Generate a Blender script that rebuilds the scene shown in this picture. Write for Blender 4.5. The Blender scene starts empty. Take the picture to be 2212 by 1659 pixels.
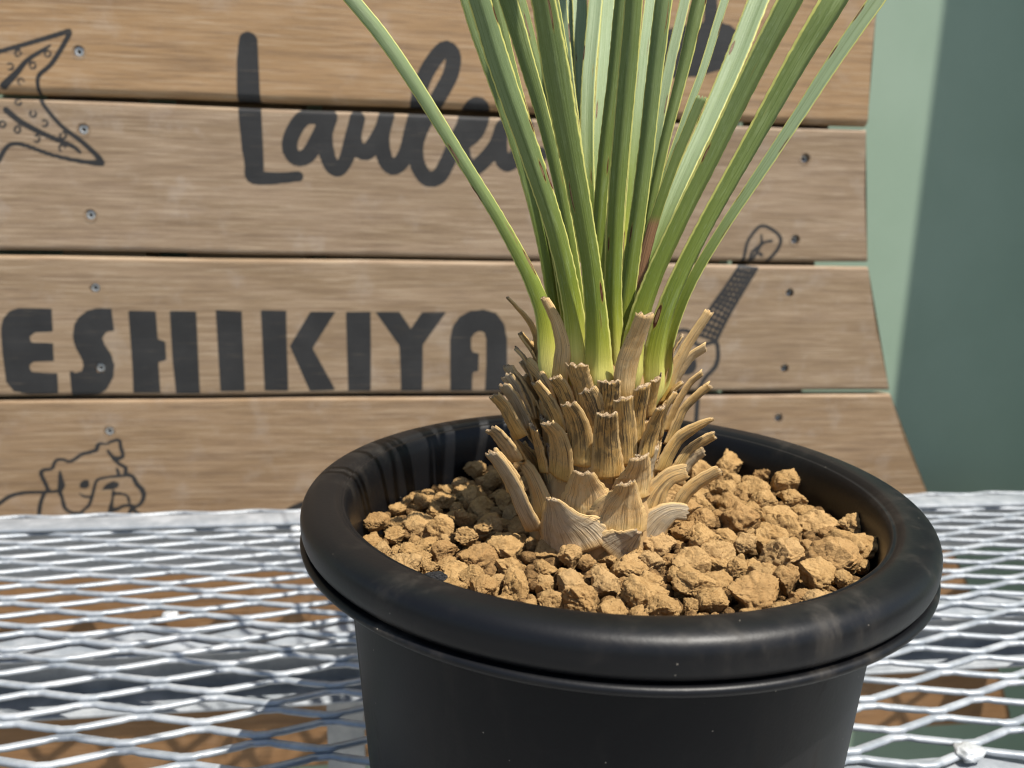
import bpy, bmesh, math, random
import numpy as np
from mathutils import Vector, Matrix, noise
R_ = math.radians
random.seed(11); rng = np.random.default_rng(11)
scn = bpy.context.scene
COL = scn.collection

# ------------------------------------------------------------------ camera
YAW, PITCH, ROLL = R_(7.1585), R_(11.9915), R_(-1.1773)
TABLE_Z = 0.72
fw = Vector((math.sin(YAW)*math.cos(PITCH), math.cos(YAW)*math.cos(PITCH), -math.sin(PITCH)))
rt = Vector((math.cos(YAW), -math.sin(YAW), 0)); dn = fw.cross(rt)
c_, s_ = math.cos(ROLL), math.sin(ROLL)
r2 = c_*rt + s_*dn; d2 = -s_*rt + c_*dn
cam = bpy.data.objects.new('camera', bpy.data.cameras.new('camera'))
COL.objects.link(cam)
cam.matrix_world = Matrix(((r2.x, -d2.x, -fw.x, 0), (r2.y, -d2.y, -fw.y, 0), (r2.z, -d2.z, -fw.z, TABLE_Z+0.214), (0, 0, 0, 1)))
cam.data.sensor_width = 36; cam.data.lens = 27.05
cam.data.clip_start = 0.01; cam.data.clip_end = 200
cam.data.dof.use_dof = True; cam.data.dof.focus_distance = 0.213; cam.data.dof.aperture_fstop = 16.0
scn.camera = cam
scn.cycles.filter_width = 1.15

# ------------------------------------------------------------------ sky and sun
SUN_EL, SUN_AZ = R_(64), math.atan2(0.70, -0.714)          # azimuth measured from +Y towards +X
w = bpy.data.worlds.new('World'); scn.world = w; w.use_nodes = True
nt = w.node_tree; nt.nodes.clear()
sky = nt.nodes.new('ShaderNodeTexSky'); sky.sky_type = 'NISHITA'; sky.sun_disc = False
sky.sun_elevation = SUN_EL; sky.sun_rotation = SUN_AZ
bg = nt.nodes.new('ShaderNodeBackground'); bg.inputs[1].default_value = 0.092
wo = nt.nodes.new('ShaderNodeOutputWorld')
nt.links.new(sky.outputs[0], bg.inputs[0]); nt.links.new(bg.outputs[0], wo.inputs[0])
sun = bpy.data.objects.new('sun', bpy.data.lights.new('sun', 'SUN')); COL.objects.link(sun)
sun.data.energy = 5.0; sun.data.angle = R_(0.53); sun.data.color = (1.0, 0.95, 0.87)
sdir = Vector((math.sin(SUN_AZ)*math.cos(SUN_EL), math.cos(SUN_AZ)*math.cos(SUN_EL), math.sin(SUN_EL)))
sun.rotation_euler = sdir.to_track_quat('Z', 'Y').to_euler()
sun.location = sdir*3
scn.view_settings.view_transform = 'Standard'; scn.view_settings.look = 'None'
scn.view_settings.exposure = 0.66; scn.view_settings.gamma = 1.0

# ------------------------------------------------------------------ data measured on the place (mm)
PAINT_POLYS = [[[-288.8,864.3],[-266.1,863.9],[-266.7,847.0],[-279.5,846.2],[-283.6,842.8],[-282.4,839.1],[-267.5,838.2],[-268.3,824.8],[-282.8,824.3],[-285.8,821.4],[-284.7,816.7],[-266.8,815.8],[-267.6,800.1],[-287.0,799.4],[-298.6,802.1],[-303.2,809.2],[-303.5,830.1],[-302.4,849.6],[-300.1,856.4],[-295.3,862.0]],[[-233.4,864.7],[-224.5,864.5],[-223.8,847.7],[-229.5,846.9],[-232.9,842.3],[-231.4,837.0],[-227.6,830.0],[-225.9,821.8],[-227.5,812.3],[-233.2,802.8],[-239.0,799.3],[-243.5,798.7],[-258.3,798.3],[-258.1,817.8],[-254.0,816.0],[-249.5,817.2],[-247.8,821.8],[-249.1,827.7],[-252.2,834.7],[-253.6,842.8],[-251.7,852.0],[-248.0,857.8],[-241.1,862.9]],[[-212.7,863.1],[-193.5,862.4],[-193.5,841.8],[-188.3,839.7],[-188.5,825.3],[-194.1,824.1],[-194.5,800.2],[-214.0,800.3],[-212.9,835.9]],[[-183.6,863.0],[-164.6,862.8],[-165.4,799.4],[-183.3,799.5],[-183.9,824.1]],[[-150.3,863.5],[-131.3,863.0],[-132.2,801.0],[-150.3,801.1]],[[-117.5,863.7],[-98.7,863.5],[-99.7,801.0],[-117.5,801.5]],[[-80.9,862.8],[-62.0,862.9],[-80.1,834.6],[-63.6,801.4],[-83.4,800.8],[-97.2,836.3]],[[-54.2,862.7],[-35.5,863.0],[-36.4,800.7],[-53.9,800.8]],[[-32.0,862.8],[-13.6,863.2],[-4.9,850.0],[3.6,862.7],[22.7,863.4],[4.3,837.3],[3.8,800.4],[-12.9,800.6],[-13.9,836.4]],[[26.0,800.3],[25.4,841.0],[27.6,851.9],[33.0,859.6],[41.0,864.1],[51.8,865.4],[61.8,862.5],[68.3,853.9],[70.9,841.0],[71.6,800.0],[53.6,800.1],[54.2,822.6],[53.9,842.8],[52.5,847.0],[48.9,848.5],[44.8,846.5],[42.3,842.8],[42.4,833.7],[44.0,831.4],[48.6,830.4],[48.3,816.1],[43.7,815.1],[43.4,800.2]],[[-243.8,723.2],[-239.8,728.0],[-234.9,730.2],[-230.3,729.1],[-231.2,725.2],[-235.5,723.3]],[[-259.1,729.1],[-255.9,731.6],[-252.4,731.6],[-252.3,726.3],[-255.4,724.4],[-259.4,725.2]],[[212.8,1106.4],[222.7,1106.9],[225.1,1083.4],[235.7,1081.0],[241.8,1076.9],[251.8,1070.4],[252.6,1067.9],[248.3,1058.1],[230.1,1049.2],[212.5,1043.7],[194.0,1041.8],[178.4,1045.6],[169.8,1055.5],[170.7,1067.1],[179.9,1073.3],[194.0,1078.3],[214.5,1082.5]]]
PAINT_STROKES = [[[-117.0,1053.6,13.0],[-118.2,1035.9,15.3],[-118.5,1010.7,16.0],[-118.1,987.1,15.6],[-117.2,968.6,13.6]],[[-117.2,968.6,13.6],[-117.8,962.0,11.7],[-106.2,960.7,9.0],[-86.1,962.6,7.2]],[[-65.8,1004.7,11.1],[-80.0,1004.2,11.0],[-88.5,994.0,11.1],[-91.8,982.9,11.1],[-87.2,975.5,11.1],[-78.9,977.8,11.1],[-71.3,989.6,11.1],[-64.8,1002.8,11.1]],[[-63.7,1004.8,13.6],[-67.1,992.7,13.0],[-65.0,978.7,11.4],[-61.4,970.1,11.0],[-56.3,968.5,9.8],[-50.8,977.1,10.6],[-46.6,990.4,11.4],[-42.7,1003.6,10.9]],[[-42.7,1004.6,11.1],[-45.5,991.4,11.2],[-42.6,983.4,11.2],[-36.4,981.0,11.2],[-30.5,987.8,11.2],[-24.6,998.1,11.2],[-21.4,1007.3,11.2]],[[-21.9,1006.3,11.4],[-25.2,992.1,11.4],[-23.4,977.9,11.5],[-18.5,971.3,11.5],[-12.3,973.6,11.5],[-7.0,982.4,11.5],[-3.2,996.8,11.5],[0.6,1011.1,11.4],[3.8,1029.2,11.3],[11.1,1043.8,11.3],[20.5,1054.5,11.3],[26.8,1051.4,11.3],[25.8,1039.0,11.4],[18.5,1024.8,11.4],[9.0,1009.4,11.4],[2.6,997.0,11.5],[-0.6,984.7,11.5],[1.4,972.4,11.6],[7.8,963.7,11.6],[16.4,965.0,11.6],[22.8,975.1,11.6],[30.2,991.8,11.6],[36.6,1004.3,11.5]],[[32.4,988.8,11.4],[43.1,996.3,11.4],[48.3,1006.7,11.3],[48.2,1015.8,11.3],[42.9,1016.7,11.3],[37.1,1008.3,11.3],[34.0,994.0,11.3],[35.7,978.5,11.4],[42.2,972.0,11.5],[50.8,977.9,11.5],[59.3,988.6,11.4],[63.5,999.0,11.4]],[[71.0,1004.4,11.4],[64.5,1002.1,11.4],[62.5,992.8,11.4],[63.8,980.4,11.5],[68.3,975.8,11.5],[74.7,980.7,11.5],[78.8,993.3,11.5],[81.8,1004.8,11.4],[81.1,988.2,11.5],[85.8,976.9,11.5],[93.3,983.4,11.5]],[[-285.8,1038.5,2.9],[-282.1,1039.6,2.9],[-256.9,1047.7,3.1],[-235.7,1054.9,3.4]],[[-235.7,1054.9,3.4],[-236.4,1051.7,3.3],[-248.5,1034.0,3.1],[-257.3,1026.2,2.9],[-259.3,1021.2,2.8],[-259.1,1014.4,2.6],[-258.0,1006.9,2.8],[-247.5,992.8,3.1],[-234.6,982.3,3.5],[-224.7,972.3,4.0],[-222.8,968.4,4.5]],[[-222.9,968.1,4.5],[-236.5,969.0,3.1],[-255.1,972.7,2.8],[-270.2,978.0,2.9],[-276.3,979.5,2.9],[-282.6,978.9,2.8],[-286.7,974.9,3.1],[-291.2,967.8,3.3]],[[-248.6,1045.2,1.4],[-255.2,1041.1,2.6],[-265.0,1034.5,3.1],[-272.6,1026.2,4.1],[-281.4,1017.8,5.2]],[[-282.5,1001.9,4.5],[-274.6,995.0,4.2],[-262.9,988.4,3.9],[-250.9,983.1,3.5],[-241.2,979.2,3.1],[-236.6,975.2,2.4]],[[-270.1,1036.8,1.4],[-271.3,1037.1,1.4],[-271.9,1038.1,1.4],[-271.8,1039.5,1.4],[-270.9,1040.6,1.4],[-269.6,1041.0,1.4],[-268.5,1040.5,1.4],[-268.0,1039.3,1.4],[-268.4,1038.0,1.4]],[[-252.5,1038.1,1.4],[-253.0,1039.3,1.4],[-252.6,1040.7,1.4],[-251.5,1041.7,1.4],[-250.2,1041.7,1.4],[-249.2,1040.9,1.4],[-249.1,1039.6,1.4],[-249.7,1038.3,1.4],[-251.0,1037.7,1.4]],[[-277.3,1031.8,1.4],[-276.3,1032.4,1.4],[-275.3,1032.4,1.4],[-274.5,1031.8,1.4],[-274.1,1030.9,1.4],[-274.3,1029.7,1.4],[-275.0,1028.8,1.4],[-276.0,1028.3,1.4],[-277.1,1028.4,1.4]],[[-259.4,1031.5,1.4],[-260.1,1030.1,1.4],[-261.5,1029.5,1.4],[-262.8,1030.0,1.4],[-263.3,1031.3,1.4],[-262.8,1032.8,1.4],[-261.5,1033.6,1.4],[-260.2,1033.5,1.4],[-259.4,1032.4,1.4]],[[-270.4,1018.7,1.4],[-271.4,1019.0,1.4],[-272.0,1020.0,1.4],[-271.9,1021.2,1.4],[-271.3,1022.3,1.4],[-270.2,1022.8,1.4],[-269.1,1022.7,1.4],[-268.3,1022.0,1.4],[-268.1,1020.8,1.4]],[[-272.0,1007.7,1.4],[-272.4,1006.4,1.4],[-273.5,1005.6,1.4],[-274.8,1005.5,1.4],[-275.7,1006.3,1.4],[-275.9,1007.6,1.4],[-275.3,1008.9,1.4],[-274.2,1009.6,1.4],[-273.0,1009.6,1.4]],[[-263.9,1001.9,1.5],[-263.2,1000.9,1.5],[-263.3,999.6,1.5],[-264.1,998.4,1.5],[-265.3,997.9,1.5],[-266.5,998.3,1.5],[-267.1,999.3,1.5],[-267.0,1000.7,1.5],[-266.1,1001.8,1.5]],[[-259.4,995.6,1.5],[-258.4,996.1,1.5],[-257.3,996.0,1.5],[-256.5,995.2,1.5],[-256.3,994.1,1.5],[-256.7,992.9,1.5],[-257.6,992.1,1.5],[-258.7,991.8,1.5],[-259.7,992.2,1.5]],[[-287.2,994.0,1.5],[-285.8,994.5,1.5],[-284.5,994.0,1.5],[-284.0,992.6,1.5],[-284.6,991.1,1.5],[-285.9,990.3,1.5],[-287.3,990.6,1.5],[-288.0,991.8,1.5],[-287.6,993.4,1.5]],[[-278.4,989.5,1.5],[-277.6,990.8,1.5],[-276.3,991.4,1.5],[-275.0,990.9,1.5],[-274.5,989.6,1.5],[-274.9,988.2,1.5],[-276.1,987.2,1.5],[-277.5,987.2,1.5],[-278.4,988.2,1.5]],[[-265.4,985.2,1.5],[-264.4,985.5,1.5],[-263.4,985.1,1.5],[-262.8,984.3,1.5],[-262.7,983.1,1.5],[-263.2,982.0,1.5],[-264.1,981.3,1.5],[-265.2,981.1,1.5],[-266.1,981.6,1.5]],[[-246.6,988.3,1.5],[-245.4,987.8,1.5],[-244.9,986.5,1.5],[-245.2,985.1,1.5],[-246.3,984.1,1.5],[-247.6,984.0,1.5],[-248.6,984.8,1.5],[-248.9,986.1,1.5],[-248.3,987.5,1.5]],[[-249.2,975.6,1.5],[-250.0,976.2,1.5],[-250.3,977.2,1.5],[-250.1,978.4,1.5],[-249.4,979.4,1.5],[-248.4,979.9,1.5],[-247.4,979.8,1.5],[-246.6,979.1,1.5],[-246.3,978.0,1.5]],[[-319.1,713.6,3.1],[-310.4,719.6,3.1],[-299.8,722.2,2.8],[-284.7,722.4,2.6],[-275.4,723.1,2.5]],[[-285.7,721.2,2.8],[-289.2,712.8,3.1],[-291.9,699.8,3.1]],[[-282.3,723.8,3.1],[-284.0,729.7,3.2],[-286.2,736.8,3.1],[-284.7,740.0,2.7],[-277.7,741.5,2.5],[-276.1,745.6,2.5],[-272.9,748.4,2.5],[-268.9,748.1,2.5],[-265.0,746.6,2.6],[-260.8,748.5,2.7],[-255.2,752.3,2.7],[-245.1,755.3,3.1],[-242.9,760.1,2.7],[-236.5,760.5,1.8],[-232.2,762.5,2.5],[-227.5,762.8,2.8],[-226.8,757.6,3.0],[-226.0,749.9,3.0],[-232.2,749.0,3.0],[-236.4,754.5,2.5]],[[-233.4,748.7,2.7],[-229.1,744.1,2.9],[-224.6,740.8,3.1],[-224.7,736.2,3.2],[-219.9,733.5,3.1],[-217.4,727.5,3.8],[-213.6,722.2,4.1],[-213.1,716.8,3.5],[-215.6,711.6,2.8],[-219.4,709.0,2.5],[-224.7,710.2,2.5],[-228.9,709.6,2.5],[-233.9,707.1,2.9],[-238.0,707.5,3.8],[-236.6,714.1,2.1],[-235.0,722.0,2.5]],[[-272.4,739.1,1.7],[-272.7,733.3,3.7],[-272.5,727.5,5.3],[-274.2,722.9,3.5],[-272.8,716.4,2.7],[-272.0,709.8,3.1],[-268.3,705.7,2.7],[-260.8,704.2,2.7],[-258.1,700.8,3.0]],[[-259.4,706.1,2.2],[-254.3,710.6,2.5],[-251.4,717.1,2.5],[-248.9,725.0,2.4],[-246.6,730.8,2.2],[-241.8,733.0,2.2],[-231.7,734.1,2.1],[-222.7,734.8,2.5]],[[-259.9,720.6,1.2],[-256.6,718.1,2.1],[-251.3,718.1,1.2],[-250.4,721.7,1.0]],[[-235.2,720.0,2.1],[-229.9,719.9,2.1],[-225.3,717.8,2.1],[-223.9,712.5,2.3]],[[-231.1,740.2,2.2],[-230.0,736.6,2.7]],[[-222.4,708.4,2.9],[-225.6,701.9,2.8]],[[-222.5,707.1,3.1],[-215.8,700.9,2.8]],[[-238.0,707.5,3.8],[-240.9,701.0,2.8]],[[282.1,906.3,2.9],[289.9,916.2,2.9],[291.0,924.8,2.9],[283.0,931.3,2.7],[274.1,933.9,2.7],[268.1,928.5,2.7],[263.4,920.3,2.7],[262.1,911.1,2.9],[261.0,905.5,3.1]],[[274.8,926.6,2.1],[274.9,919.5,2.3],[268.4,913.3,2.5],[266.4,905.1,3.1]],[[283.9,922.2,2.5],[276.5,920.0,2.1],[271.3,911.3,2.7],[267.0,904.0,2.7]],[[275.0,911.8,3.1],[276.2,910.8,3.1]],[[258.6,901.9,3.1],[247.1,883.2,3.1],[237.4,868.5,3.1],[226.0,846.4,3.1]],[[272.9,900.0,3.1],[262.5,881.2,3.1],[252.1,861.3,3.1],[243.3,841.1,3.2]],[[258.6,901.9,2.6],[272.9,900.0,2.6]],[[256.1,897.9,2.6],[270.6,896.0,2.6]],[[253.7,893.9,2.6],[268.4,892.0,2.6]],[[251.2,889.9,2.6],[266.2,888.0,2.6]],[[248.7,885.8,2.6],[264.0,883.9,2.6]],[[246.4,882.1,2.6],[261.8,879.8,2.6]],[[244.3,879.0,2.6],[259.6,875.5,2.6]],[[242.2,875.9,2.6],[257.3,871.3,2.6]],[[240.2,872.7,2.6],[255.1,867.0,2.6]],[[238.1,869.6,2.6],[252.9,862.7,2.6]],[[235.8,865.4,2.6],[250.9,858.4,2.6]],[[233.3,860.6,2.6],[249.0,854.1,2.6]],[[230.9,855.9,2.6],[247.1,849.8,2.6]],[[228.4,851.1,2.6],[245.2,845.4,2.6]],[[226.0,846.4,2.6],[243.3,841.1,2.6]],[[262.5,901.3,2.1],[251.5,882.8,2.1],[241.7,866.8,2.1],[230.8,844.9,2.1]],[[266.0,900.9,2.1],[255.2,882.3,2.1],[245.2,865.1,2.1],[235.0,843.6,2.1]],[[269.4,900.4,2.1],[258.9,881.9,2.1],[248.8,863.4,2.1],[239.2,842.4,2.1]],[[226.0,846.4,3.1],[224.8,840.5,3.2],[230.0,836.8,3.2],[242.9,839.5,3.4],[245.8,830.4,3.8],[244.5,819.6,4.0],[236.4,809.9,3.8],[232.1,800.1,3.8],[231.4,787.0,4.1],[231.5,770.4,4.3]],[[226.0,846.4,3.1],[214.9,849.5,3.3],[206.5,846.3,3.3],[197.3,837.9,3.6],[191.6,825.1,3.8]],[[219.5,822.9,15.8],[220.4,820.2,15.9]],[[-112.0,696.9,5.2],[-93.5,706.7,5.2],[-67.9,710.7,5.2]]]
BOARD_EDGE = [[350.6,1104.9],[351.5,1058.3],[354.3,1010.1],[359.3,960.3],[363.7,931.1],[369.4,901.3],[380.5,859.1],[401.2,799.5],[421.8,753.9],[450.9,702.9]]
SCREWS = [[-230.6,1041.7],[-232.8,990.6],[-233.4,931.6],[-234.8,879.4],[-236.1,819.6],[-234.0,770.2],[305.6,986.5],[303.6,923.4],[303.1,880.9],[304.9,817.9],[303.8,774.8],[-239.6,488.5],[-329.1,636.7]]
LEAVES = [["far_left",14,1,[[44.75,227.5,880.8,7.9],[40.5,226.0,889.8,7.9],[38.2,226.8,905.3,6.12],[33.5,227.7,917.3,4.85],[24.5,229.1,933.5,4.02],[14.4,230.6,949.0,3.82],[1.3,232.9,969.0,4.11],[-8.3,234.5,982.6,4.29],[-17.4,236.0,993.3,4.37]]],["B",5,1,[[49.62,221.5,883.7,7.34],[47.0,218.0,892.7,7.34],[45.0,216.7,906.6,6.44],[42.0,215.2,918.9,6.0],[39.5,214.0,927.1,5.85],[36.7,212.7,935.1,5.79],[30.1,209.8,951.2,5.97],[23.6,206.8,966.1,6.12],[19.7,204.7,975.4,6.1],[15.5,202.0,986.3,5.71]]],["C",-6,1,[[53.38,219.25,878.8,10.34],[52.0,215.0,887.8,10.34],[51.8,214.3,895.3,8.68],[50.4,212.7,907.6,6.88],[48.3,210.9,919.2,6.07],[46.4,209.5,927.4,5.91],[42.1,206.4,943.5,6.34],[37.8,203.1,958.5,7.01],[34.1,199.8,971.9,7.18],[30.2,196.0,985.5,6.11]]],["D",8,1,[[58.03,222.25,882.1,6.5],[58.2,219.0,891.1,6.5],[56.4,217.6,910.5,5.6],[55.7,216.5,922.9,5.33],[55.3,214.9,938.2,5.24],[55.3,213.2,952.8,5.28],[55.5,210.6,972.4,5.28],[55.5,208.0,989.9,4.9]]],["E",-10,1,[[59.9,224.5,881.5,6.08],[60.7,222.0,890.5,6.08],[61.1,222.2,905.9,5.59],[62.5,222.5,922.7,5.19],[64.0,222.7,938.5,4.96],[65.3,223.1,953.9,4.86],[66.7,223.5,975.1,4.88],[68.3,224.0,994.6,5.09]]],["G",-25,-1,[[65.97,235.0,880.2,5.36],[68.8,236.0,889.2,5.36],[69.9,240.0,902.3,4.76],[73.9,245.9,916.6,4.57],[80.2,252.6,931.4,4.84],[86.6,258.6,943.7,5.29],[94.7,265.8,958.1,6.02],[100.6,270.9,968.3,6.58],[113.2,282.2,991.1,7.62],[125.6,294.0,1015.4,7.97]]],["H",28,1,[[61.4,220.75,881.1,7.41],[62.7,217.0,890.1,7.41],[63.0,216.8,899.9,6.62],[64.7,216.4,909.2,5.91],[67.7,216.1,919.1,5.38],[70.7,215.7,927.1,5.08],[75.5,215.2,938.6,4.98],[80.5,214.6,949.9,5.12],[85.3,214.0,961.2,5.45],[92.1,213.0,977.4,6.06],[99.4,212.0,993.1,6.78]]],["I",34,1,[[67.32,223.0,876.2,7.38],[70.6,220.0,885.2,7.38],[70.5,220.0,894.3,6.66],[71.6,220.0,902.5,6.04],[73.7,220.0,910.8,5.53],[76.7,220.0,919.1,5.17],[80.2,220.0,927.1,4.97],[85.9,220.0,938.9,4.99],[93.9,220.0,954.4,5.41],[98.0,220.0,962.4,5.76],[106.7,220.0,979.4,6.65],[116.0,220.0,996.0,7.68]]],["J",-20,-1,[[71.38,228.25,877.5,4.79],[76.0,227.0,886.5,4.79],[76.6,226.8,897.5,4.26],[78.6,226.5,906.0,3.83],[81.5,226.2,914.4,3.52],[85.4,225.9,922.8,3.31],[92.0,225.4,934.7,3.26],[98.5,224.9,945.4,3.38],[111.0,223.8,966.3,3.92],[119.6,223.0,981.0,4.35],[129.8,222.0,997.2,4.75]]],["cut_green",10,1,[[64.4,230.5,885.8,4.02],[66.7,230.0,894.8,4.02],[66.8,229.7,910.7,3.67],[67.9,229.5,920.5,3.48],[70.0,229.2,931.6,3.33],[72.5,228.9,941.2,3.24],[76.0,228.6,952.5,3.22],[79.6,228.3,962.4,3.26],[82.5,228.0,970.1,3.33]]],["Lz",-20,1,[[64.93,236.5,879.9,4.49],[67.4,238.0,888.9,4.49],[69.1,238.9,905.3,3.72],[71.6,240.6,927.2,3.23],[73.3,241.6,938.9,3.18],[76.2,243.1,954.3,3.32],[78.4,244.1,964.5,3.51],[82.9,246.0,983.1,4.07],[86.9,248.0,1001.7,4.77]]],["Mz",30,-1,[[66.35,238.0,896.2,3.52],[69.3,240.0,905.2,3.52],[73.5,243.8,928.6,2.86],[78.3,247.3,945.5,2.61],[82.1,249.8,956.5,2.53],[88.2,253.6,972.4,2.56],[93.4,256.9,985.6,2.68],[100.3,262.0,1005.9,2.9]]],["N",-15,1,[[53.0,230.5,881.5,5.18],[51.5,230.0,890.5,5.18],[49.7,230.4,903.3,4.45],[46.7,231.3,923.0,3.88],[43.4,232.2,939.3,3.83],[39.9,233.1,953.4,4.03],[36.1,233.9,966.3,4.38],[31.8,234.8,979.1,4.86],[26.2,236.0,995.5,5.57]]],["O",25,1,[[48.58,235.0,878.8,5.08],[45.6,236.0,887.8,5.08],[43.7,236.4,901.1,4.5],[41.7,236.9,912.6,4.2],[39.1,237.4,925.3,4.05],[35.8,238.1,938.0,4.03],[31.7,238.8,951.3,4.1],[26.7,239.6,965.2,4.21],[21.9,240.4,977.5,4.25],[17.5,241.1,988.8,4.22],[13.1,242.0,1001.3,3.97]]],["Pz",40,1,[[53.67,239.5,892.8,3.86],[52.4,242.0,901.8,3.86],[49.6,245.9,928.1,2.96],[45.7,250.3,951.1,2.6],[41.9,254.0,968.3,2.54],[38.2,257.6,983.9,2.62],[33.5,262.0,1002.5,2.84]]],["Rz",-20,-1,[[55.62,239.5,901.8,4.15],[55.0,242.0,910.8,4.15],[54.0,250.7,936.9,3.85],[52.4,260.7,960.8,3.7],[50.8,271.0,984.1,3.68],[49.8,282.0,1008.4,3.81]]],["Sz",10,-1,[[57.12,241.0,901.6,4.48],[57.0,244.0,910.6,4.48],[56.4,254.9,937.0,4.54],[56.6,267.4,961.6,4.76],[57.3,280.3,986.0,5.12],[58.5,294.0,1011.9,5.66]]],["Tz",-12,-1,[[57.2,238.75,901.9,4.43],[57.1,241.0,910.9,4.43],[55.6,249.4,935.4,4.42],[55.8,258.0,955.8,4.64],[57.5,268.6,979.6,4.92],[61.8,282.0,1009.1,5.1]]],["Uz",18,-1,[[58.1,239.5,901.8,4.17],[58.3,242.0,910.8,4.17],[58.5,251.8,935.5,4.18],[60.3,261.9,956.2,4.4],[63.8,275.1,982.4,4.72],[68.1,290.0,1011.4,4.94]]],["V",-15,1,[[56.97,232.0,894.2,5.14],[56.8,232.0,903.2,5.14],[54.9,232.0,923.0,4.58],[54.7,232.0,935.8,4.41],[55.5,232.0,953.8,4.32],[57.2,232.0,975.3,4.32],[58.4,232.0,996.1,4.19]]],["Wz",22,-1,[[63.43,237.25,908.0,3.79],[65.4,239.0,917.0,3.79],[68.3,247.4,941.5,3.57],[71.1,255.5,960.9,3.59],[74.6,265.2,982.6,3.69],[79.6,277.0,1008.7,3.77]]],["Y",0,-1,[[56.9,242.5,901.4,4.18],[56.7,246.0,910.4,4.18],[53.7,254.9,936.9,4.23],[50.2,265.1,961.1,4.23],[46.6,275.7,984.7,4.36],[42.9,287.0,1009.4,4.74]]],["Xa",15,-1,[[61.33,244.0,901.3,4.27],[62.6,248.0,910.3,4.27],[67.4,271.0,957.6,4.48],[71.2,287.8,987.9,4.66],[75.6,307.0,1022.6,4.86]]],["Xb",-10,-1,[[58.47,244.0,901.2,4.24],[58.8,248.0,910.2,4.24],[57.2,268.3,957.1,4.41],[56.3,283.2,986.5,4.54],[55.0,302.0,1023.2,4.71]]],["Q1",15,1,[[51.12,233.5,880.7,5.15],[49.0,234.0,889.7,5.15],[46.8,234.7,902.8,4.36],[43.1,236.2,922.6,3.68],[38.5,238.0,942.0,3.46],[33.3,239.9,960.8,3.49],[28.3,241.8,978.0,3.56],[23.4,244.0,997.4,3.42]]],["Q2",-15,-1,[[63.35,235.0,893.7,4.04],[65.3,236.0,902.7,4.04],[69.5,242.1,925.6,3.55],[74.2,249.0,946.0,3.47],[79.1,256.6,967.0,3.56],[84.2,264.1,987.1,3.65],[90.4,272.0,1008.0,3.64]]],["Q4",-12,1,[[55.62,233.5,885.1,4.34],[55.0,234.0,894.1,4.34],[53.1,236.5,917.1,3.8],[50.8,239.4,938.1,3.64],[48.2,242.7,958.9,3.65],[45.2,246.3,979.5,3.68],[41.6,250.0,999.9,3.6]]]]
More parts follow.
